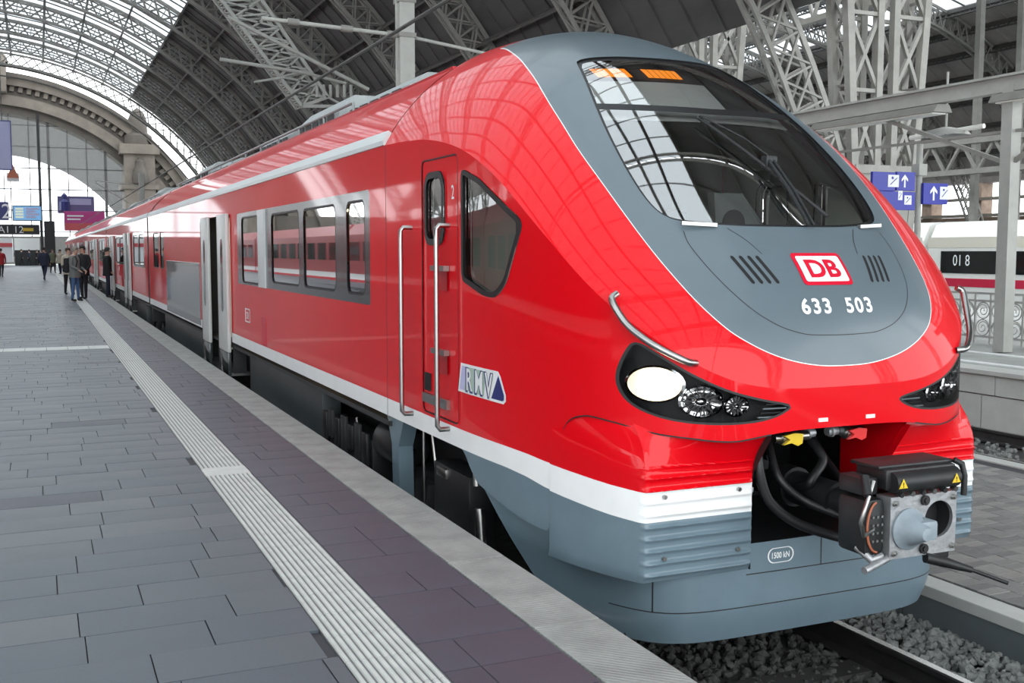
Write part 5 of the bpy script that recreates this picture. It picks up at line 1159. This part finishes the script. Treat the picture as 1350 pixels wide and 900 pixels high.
# ============================================================ right-hand platform furniture
CXp = 15.0
cn = thing('platform_canopy_frame', 'long pale steel beam on posts over the side platform, right of the windscreen', 'canopy', (CXp, 13.4, -.07))
zc_ = atx(1340, 112, CXp)[2]
q = MB(); q.box(CXp - .10, CXp + .10, 2, 70, zc_ - .10, zc_ + .16); q.box(CXp - .2, CXp + .2, 2, 70, zc_ + .14, zc_ + .18); q.build('long_beam', 'iron_light', cn)
for k, y in enumerate((13.3, 24.3, 35.3)):
    q = MB(); q.beam((CXp, y, -.07), (CXp, y, zc_), .22, .22); q.build('post', 'iron_light', cn)
    q = MB(); q.beam((CXp, y, zc_ - 1.3), (CXp, y + 3.2, zc_ - .15), .07); q.build('brace', 'iron', cn); q = MB(); q.beam((CXp, y, zc_ - 1.3), (CXp, y - 2.2, zc_ - .15), .07); q.build('brace', 'iron', cn)
for y0, y1 in ((10.6, 13.6), (14.8, 18.2)):
    q = MB(); q.prism([(-.22, 0), (.22, 0), (.14, .14), (-.14, .14)], lambda p, t: (CXp + p[0], t, zc_ - .26 + p[1]), y0, y1); lb = q.build('light_box', 'iron', cn); q = MB(); q.box(CXp - .16, CXp + .16, y0 + .1, y1 - .1, zc_ - .285, zc_ - .258); q.build('diffuser', 'lamp_tube', lb)
q = MB(); q.beam((CXp, 8, zc_ - .75), (CXp, 40, zc_ - .75), .05); q.build('tie_rod', 'iron', cn)
pl = atx(1247, 178, 17.5); hl_ = thing('hanging_lamp', 'flat pale pendant lamp with tube lights hanging beside the canopy beam', 'lamp', tuple(pl)); q = MB(); q.cyl(pl, pl + np.array((0, 0, 1.3)), .025, 8); q.build('lamp_stem', 'iron_light', hl_); q = MB(); q.lathe([(.5, -.02), (.42, .08), (.1, .16), (.01, .17)], pl, (0, 0, 1), 20); q.build('lamp_shade', 'iron_light', hl_, 40)
q = MB(); q.cyl(pl + np.array((-.1, .9, .02)), pl + np.array((.1, -.9, .1)), .05, 10); q.build('lamp_tube', 'lamp_tube', hl_, 40)
# wayfinding signs on a slim pole
ps = atx(1213, 190, 17.8); sg_ = thing('sign_pole', 'slim pale pole carrying blue wayfinding signs left of the white train', 'sign', (ps[0], ps[1], -.07)); q = MB(); q.cyl((ps[0], ps[1], -.07), (ps[0], ps[1], ps[2]), .07, 12); q.build('pole', 'iron_light', sg_, 60)
q = MB(); q.bbox(ps[0] - .12, ps[0] + .12, ps[1] - .12, ps[1] + .12, atx(1213, 232, 17.8)[2], atx(1213, 216, 17.8)[2], .02); q.build('junction_box', 'iron_light', sg_)
def sgn_plate(x0, y0, x1, y1, txts):
    a, b = at(x0, y1, ps[1] - .15), at(x1, y0, ps[1] - .15); q = MB(); q.bbox(a[0], b[0], ps[1] - .15, ps[1] - .08, a[2], b[2], .01); o = q.build('sign_plate', 'sign_blue', sg_)
    for t, fx, fs in txts: flat_text(t, (a[0] + (b[0] - a[0]) * fx, ps[1] - .15, (a[2] + b[2]) / 2), (b[2] - a[2]) * fs, 'white_decal', o, 'sign_symbol', d=.006)
    return a, b, o
def pict(o, c, w, h):
    q = MB(); q.box(c[0] - w / 2, c[0] + w / 2, ps[1] - .158, ps[1] - .152, c[2] - h / 2, c[2] + h / 2); po = q.build('pictogram', 'white_decal', o)
    q = MB(); q.beam((c[0] - w * .3, ps[1] - .16, c[2] - h * .3), (c[0] + w * .3, ps[1] - .16, c[2] + h * .25), w * .14, .004); q.build('pictogram_stair', 'sign_blue', po); q = MB(); q.cyl((c[0] - w * .1, ps[1] - .16, c[2] + h * .25), (c[0] - w * .1, ps[1] - .163, c[2] + h * .25), w * .1, 10); q.build('pictogram_head', 'sign_blue', po)
def arrow(o, c, h):
    q = MB(); y_ = ps[1] - .156; q.add([(c[0] - h * .08, y_, c[2] - h / 2), (c[0] + h * .08, y_, c[2] - h / 2), (c[0] + h * .08, y_, c[2] + h * .15), (c[0] + h * .32, y_, c[2] - h * .06), (c[0] + h * .32, y_, c[2] + h * .14), (c[0], y_, c[2] + h * .5), (c[0] - h * .32, y_, c[2] + h * .14), (c[0] - h * .32, y_, c[2] - h * .06), (c[0] - h * .08, y_, c[2] + h * .15)], [(0, 1, 2, 3, 4, 5, 6, 7, 8)]); q.build('arrow', 'white_decal', o)
a, b, o = sgn_plate(1150, 227, 1181, 251, []); pict(o, at(1171, 239, ps[1]), .30, .26)
a, b, o = sgn_plate(1182, 227, 1207, 251, []); arrow(o, at(1186, 239, ps[1]), .28)
a, b, o = sgn_plate(1150, 253, 1207, 276, []); pict(o, at(1190, 264, ps[1]), .2, .2); pict(o, at(1180, 258, ps[1]), .12, .2)
a, b, o = sgn_plate(1217, 242, 1250, 269, []); arrow(o, at(1224, 255, ps[1]), .32); pict(o, at(1238, 255, ps[1]), .26, .28)
# ornate iron railing
FX = 16.2; fn = thing('ornate_railing', 'pale iron railing with scrollwork along the side platform', 'railing', (FX, 14, -.08))
zt_f = atx(1330, 388, FX)[2]
for z in (zt_f, zt_f - .14, .04): q = MB(); q.box(FX - .02, FX + .02, 6, 34, z - .02, z + .02); q.build('rail_bar', 'iron_light', fn)
q = MB(); R_ = .15
q.tube([(0, R_ * math.cos(w), R_ * math.sin(w)) for w in np.linspace(0, 2 * math.pi, 18)], .012, 5); q.tube([(0, (.13 - .011 * w) * math.cos(w), (.13 - .011 * w) * math.sin(w)) for w in np.linspace(0, 10, 26)], .010, 5); sc0 = q.build('scroll', 'iron_light', None, loc=(0, 0, 0)); sc0.parent = fn
q = MB(); q.beam((0, 0, 0), (0, 0, zt_f + .1), .035); pb0 = q.build('baluster', 'iron_light', None, loc=(0, 0, 0)); pb0.parent = fn
fo = org(fn); f1 = True
for k in range(60):
    y = 8.0 + .36 * k
    for j, z in enumerate((.04 + .17, .04 + .49)):
        M = Matrix.Translation(np.array((FX, y, z)) - fo) @ Matrix.Rotation(math.pi * ((k + j) % 2), 4, 'Z')
        if f1 : sc0.matrix_local = M; f1 = False
        else: inst(sc0, 'scroll', M, fn)
    M = Matrix.Translation(np.array((FX, y + .18, -.08)) - fo)
    if k == 0: pb0.matrix_local = M
    else: inst(pb0, 'baluster', M, fn)

# white high-speed train on the far side
IX = 30.; IR = thing('express_train', 'white express train with a dark window band and red stripe behind the railing', 'train', (IX + 1.5, 30, -1.1))
zr_ = atx(1300, 290, IX)[2]; zw0, zw1 = atx(1300, 361, IX)[2], atx(1300, 331, IX)[2]; zs0, zs1 = atx(1300, 379, IX)[2], atx(1300, 368, IX)[2]
prof = [(IX + .1, -.9), (IX, -.5), (IX, zw1 + .1), (IX + .06, zw1 + .35), (IX + .35, zr_ - .12), (IX + .8, zr_), (IX + 2.1, zr_), (IX + 2.6, zr_ - .12), (IX + 2.9, zw1), (IX + 2.9, -.5), (IX + 2.8, -.9)]
for k in range(3):
    q = MB(); y0 = 4 + 26.4 * k; q.prism(prof, lambda p, t: (p[0], t, p[1]), y0, y0 + 26.1); co = q.build('coach_body', 'ice_white', IR)
    q = MB(); q.box(IX - .012, IX + .01, y0, y0 + 26.1, zs0, zs1); q.build('red_stripe', 'ice_red', co)
    q = MB(); q.box(IX - .008, IX + .01, y0, y0 + 26.1, zw1 + .12, zw1 + .5); q.build('cream_panel', 'ice_cream', co)
    for j in range(9): q = MB(); q.box(IX - .015, IX + .01, y0 + .8 + 2.75 * j, y0 + 3.47 + 2.75 * j, zw0, zw1); q.build('window_pane', 'ice_window', co)
flat_text('8 10', (IX, atx(1268, 343, IX)[1], atx(1268, 343, IX)[2]), .62, 'white_decal', IR, 'reflected_number', .9, 0, 'x', .03) if False else None
T, Ft = text_mesh('8 10', .55, .0, .8); c_ = atx(1268, 343, IX); mesh_obj('number_reflection', [(IX - .03, c_[1] + u, c_[2] + v) for u, v in T], Ft, 'white_decal', IR)  # mirror-written number, a reflection painted on the train window
# far side wall of the neighbouring hall
fw = thing('wall_right', 'brown side wall of the neighbouring hall with bright openings above the white train', None, (69, 50, 0), kind='structure')
q = MB(); q.box(69, 70, -10, 120, -1, 4.3); q.build('wall_base', 'brick_brown', fw); q = MB(); q.box(68.8, 70, -10, 120, 7.0, 9.2); q.build('wall_upper', 'iron_dark', fw)
for k in range(24): q = MB(); y = -4 + 5.2 * k; q.box(68.8, 70, y, y + 1.1, 4.3, 7.0); q.build('wall_pier', 'brick_brown', fw)
for z in (2.6, 4.3, 5.6): q = MB(); q.box(68.6, 68.8, -10, 120, z, z + .25); q.build('wall_ledge', 'stone', fw)
# distant red train and platform bits in the neighbouring hall
o = thing('distant_train', 'distant dark red train under the neighbouring hall roof', 'train', (50, 40, -1)); q = MB(); q.prism([(48.5, -.9), (48.5, 2.4), (49.2, 3.1), (50.8, 3.1), (51.5, 2.4), (51.5, -.9)], lambda p, t: (p[0], t, p[1]), 15, 95); q.build('train_body', 'brick_brown', o); q = MB(); q.box(48.46, 48.5, 15, 95, 1.2, 2.1); q.build('window_band', 'ice_window', o)
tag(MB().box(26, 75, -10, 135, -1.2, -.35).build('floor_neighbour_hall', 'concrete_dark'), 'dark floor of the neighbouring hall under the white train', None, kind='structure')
for k, (px, Xp) in enumerate(((1290, 41.5), (1345, 41.5), (1180, 43))):
    p = atx(px, 100, Xp); q = MB(); q.beam((Xp, p[1], -.35), (Xp, p[1], 14), .3); tag(q.build('hall_post', 'iron'), ['thin iron post behind the hanging lamp in the neighbouring hall', 'thin iron post at the right edge behind the canopy', 'thin iron post behind the blue signs'][k], 'post')
tr = MB()
for z in (5.2, 6.6): tr.box(39.8, 40.2, 5, 90, z, z + .25)
for k in range(45): y = 5 + 1.9 * k; tr.beam((40, y, 5.3), (40, y + .95, 6.7), .12); tr.beam((40, y + .95, 6.7), (40, y + 1.9, 5.3), .12)
tag(tr.build('truss_beam', 'iron'), 'long lattice beam carried across the neighbouring hall above the white train', 'girder')
# train on the far side of the island platform, out of frame to the left: it shows as a reflection in the coach sides
ot = thing('opposite_train', 'red train standing across the island platform, mirrored in the coach windows', 'train', (-12, 40, -.76))
for k in range(4):
    y0 = 6 + 26.5 * k; q = MB(); q.prism([(-13.4, -.5), (-13.4, 2.5), (-12.8, 3.1), (-11.2, 3.1), (-10.6, 2.5), (-10.6, -.5)], lambda p, t: (p[0], t, p[1]), y0, y0 + 26); co = q.build('coach_body', 'train_red_far', ot)
    for j in range(9): q = MB(); q.box(-10.61, -10.58, y0 + 1 + 2.75 * j, y0 + 3.0 + 2.75 * j, 1.1, 2.1); q.build('window_pane', 'ice_window', co)
    q = MB(); q.box(-10.6, -10.585, y0, y0 + 26, .1, .4); q.build('pale_stripe', 'stripe_white', co)
# ============================================================ people on the platform
def skin_body(P, Rr, E, sub=2):
    me = bpy.data.meshes.new('body'); me.from_pydata([tuple(p) for p in P], E, []); ob = bpy.data.objects.new('body', me); COL.objects.link(ob)
    sk = ob.modifiers.new('skin', 'SKIN'); sk.use_smooth_shade = True
    for v, r in zip(me.skin_vertices[0].data, Rr): v.radius = r if isinstance(r, tuple) else (r, r)
    me.skin_vertices[0].data[0].use_root = True
    ss = ob.modifiers.new('sub', 'SUBSURF'); ss.levels = sub; ss.render_levels = sub
    dg = bpy.context.evaluated_depsgraph_get(); m2 = bpy.data.meshes.new_from_object(ob.evaluated_get(dg)); bpy.data.objects.remove(ob); bpy.data.meshes.remove(me); return m2
def person(label, loc, heading, top, legs, hair, h=1.75, stride=0., arm=0., coat=True, sub=2, group='travellers on the platform', bend=0.):
    """standing or walking figure, front towards local -Y"""
    k = h / 1.75; st = stride
    P = [(0, 0, .95), (0, .01, 1.12), (0, 0, 1.30), (0, .01, 1.42), (0, 0, 1.50), (0, -.02 - bend, 1.60), (0, -.025 - bend, 1.68)]
    Rr = [(.155, .11), (.145, .105), (.17, .115), (.15, .10), .052, (.076, .092), (.07, .085)]
    E = [(0, 1), (1, 2), (2, 3), (3, 4), (4, 5), (5, 6)]
    def add(p, r, par): P.append(p); Rr.append(r); E.append((par, len(P) - 1)); return len(P) - 1
    for s in (-1, 1):
        d = s * st
        hip = add((s * .09, 0, .88), (.095, .105), 0); kn = add((s * .10, -d * .20 - abs(st) * .06, .48), (.062, .07), hip); an = add((s * .10, -d * .36 + (.10 * abs(st) if d < 0 else 0), .09 + (.05 * abs(st) if d < 0 else 0)), (.043, .047), kn)
        hl = add((s * .10, P[an][1] + .02, .045), (.042, .035), an); add((s * .115, P[hl][1] - .17, .03), (.042, .026), hl)
        sh = add((s * .20, .01, 1.40), (.07, .07), 3); a = arm if s > 0 else arm * .9
        el = add((s * .25, .02 + d * .10 - a * .03, 1.13), (.052, .055), sh); wr = add((s * (.25 - .10 * a), d * .16 - .10 * (1 - a) * .4 - .26 * a, .90 + .20 * a), (.034, .036), el)
        pm = add((s * (.25 - .12 * a), P[wr][1] - .03 - .05 * a, .83 + .22 * a), (.034, .022), wr)
        for f in range(4): q1 = add((s * (.25 - .12 * a) + (f - 1.5) * .017, P[pm][1] - .02 - .04 * a, .775 + .25 * a), (.0085, .0085), pm); add((s * (.24 - .13 * a) + (f - 1.5) * .016, P[q1][1] - .018, .735 + .01 * abs(f - 1.5) + .27 * a), (.007, .007), q1)
        add((s * (.215 - .12 * a), P[pm][1] - .045, .80 + .22 * a), (.009, .009), pm)
    me = skin_body([tuple(c * k for c in p) for p in P], [tuple(c * k for c in (r if isinstance(r, tuple) else (r, r))) for r in Rr], E, sub)
    for m in ('skin', top, legs, 'shoe'): me.materials.append(MT[m])
    for p in me.polygons:
        c = p.center / k; i = 1
        if c.z > 1.475: i = 0
        elif c.z < .085: i = 3
        elif c.z < .93 and abs(c.x) < .205 - .0 and not (arm > .3 and c.y < -.18): i = 2
        elif (c.z < .86 + .2 * arm) and (abs(c.x) > .205 or c.y < -.2): i = 0
        p.material_index = i; p.use_smooth = True
    o = thing('person', label, 'person', loc, group); o.rotation_euler.z = heading
    b = bpy.data.objects.new('body', me); COL.objects.link(b); b.parent = o
    # hair cap, nose, jacket
    y0 = -.022 - bend
    q = MB(); q.grid([[(rx * math.cos(w) * k, (y0 + .016 + ry * math.sin(w)) * k, z * k) for w in np.arange(16) * math.pi / 8] for rx, ry, z in ((.085, .10, 1.605), (.092, .108, 1.65), (.088, .104, 1.70), (.066, .08, 1.745), (.03, .04, 1.768), (.001, .001, 1.772))], True)
    ho_ = q.build('hair', hair, None, 60, loc=(0, 0, 0)); ho_.parent = o
    for v in ho_.data.vertices:
        if v.co.y < (y0 - .04) * k and v.co.z < 1.66 * k: v.co.z = 1.69 * k; v.co.y += .012
    q = MB(); q.lathe([(.001, -.035), (.012, -.015), (.016, .01), (.004, .03)], (0, (y0 - .092) * k, 1.61 * k), (0, .25, 1), 8); n_ = q.build('nose', 'skin', None, 60, loc=(0, 0, 0)); n_.parent = o
    for s in (-1, 1):
        q = MB(); q.lathe([(.001, -.008), (.011, -.004), (.011, .004), (.001, .008)], (s * .032 * k, (y0 - .088) * k, 1.640 * k), (0, 1, 0), 8); e_ = q.build('eye', 'hair_black', None, 60, loc=(0, 0, 0)); e_.parent = o
        q = MB(); q.lathe([(.004, -.012), (.018, 0), (.004, .012)], (s * .083 * k, (y0 + .01) * k, 1.62 * k), (1, 0, 0), 8); e_ = q.build('ear', 'skin', None, 60, loc=(0, 0, 0)); e_.parent = o
    if coat:
        q = MB(); q.grid([[(rx * math.cos(w) * k, (.005 + ry * math.sin(w)) * k, z * k) for w in np.arange(24) * math.pi / 12] for rx, ry, z in ((.205, .165, .76), (.212, .170, .80), (.198, .155, .95), (.190, .148, 1.10), (.205, .155, 1.28), (.195, .14, 1.40), (.12, .10, 1.46), (.085, .085, 1.50))], True); c_ = q.build('jacket', top, None, 60, loc=(0, 0, 0)); c_.parent = o
    return o
def gp(px, py): 
    d = _R * ((px - 675) / 1414) + _U * (-(py - 450) / 1414) + _F; t = -1.65 / d.z; return (d.x * t, d.y * t, .004)
R2 = math.radians
g1 = gp(100, 397); person('traveller in a grey jacket and blue jeans on the guidance strip', g1, R2(60), 'coat_grey', 'jeans', 'hair_grey', 1.76, .12, .75, sub=2, bend=.03)
bp_ = thing('backpack', 'black backpack on the back of the traveller in the grey jacket', 'bag', g1); bp_.rotation_euler.z = R2(60)
q = MB(); q.bbox(-.155, .155, .125, .31, .92, 1.40, .05); b_ = q.build('pack', 'cloth_black', None, 60, loc=(0, 0, 0)); b_.parent = bp_
q = MB(); q.bbox(-.12, .12, .30, .37, .95, 1.18, .03); b_ = q.build('pocket', 'cloth_black', None, 60, loc=(0, 0, 0)); b_.parent = bp_
for s in (-1, 1): q = MB(); q.tube([(s * .11, .17, 1.36), (s * .13, .05, 1.47), (s * .125, -.10, 1.44), (s * .13, -.165, 1.30), (s * .15, -.12, 1.10), (s * .16, .10, .98)], .018, 6); b_ = q.build('strap', 'cloth_black', None, 60, loc=(0, 0, 0)); b_.parent = bp_
person('traveller in black with a dark cap close to the train side', gp(111, 394), R2(-40), 'cloth_black', 'cloth_black', 'hair_black', 1.80, .1, .3)
person('traveller in a tan jacket half hidden behind the grey jacket', gp(91, 388), R2(30), 'cloth_tan', 'cloth_black', 'hair_brown', 1.74, .15, .4)
person('traveller in dark navy walking away in mid platform', gp(59, 369), R2(160), 'cloth_navy', 'cloth_navy', 'hair_black', 1.82, .75, .1)
person('traveller in a red jacket at the left edge of the picture', gp(2, 365), R2(170), 'cloth_red', 'cloth_black', 'hair_black', 1.76, .5, .1)
person('traveller in a dark coat standing by the open door of the second coach', gp(143, 392), R2(90), 'cloth_black', 'cloth_navy', 'hair_black', 1.74, .1, .2)
person('traveller with a green jacket beyond the walking one in navy', gp(70, 360), R2(20), 'cloth_green', 'cloth_black', 'hair_brown', 1.72, .4, .2)
person('traveller in a pale jacket near the train far down the platform', gp(80, 361), R2(-30), 'cloth_tan', 'cloth_navy', 'hair_black', 1.70, .3, .2)
fc = ['cloth_black', 'cloth_navy', 'cloth_black', 'coat_grey', 'cloth_red', 'cloth_black', 'cloth_green', 'cloth_black', 'cloth_navy', 'cloth_black']
src = None
for i_ in range(10):
    c = gp(22 + 3.4 * i_, 348 + (i_ % 3)); lb = 'distant person in dark clothes in the crowd before the shop entrance'
    if i_ < 4: src_i = person(lb, c, R2(40 * i_), fc[i_], 'cloth_black', 'hair_black', 1.7 + .03 * (i_ % 4), .4, .1, False, 1, 'crowd at the platform head'); src = src or []; src.append(src_i)
    else: o = copy_tree(src[i_ % 4]); o.location = c; o.rotation_euler.z = R2(50 * i_)
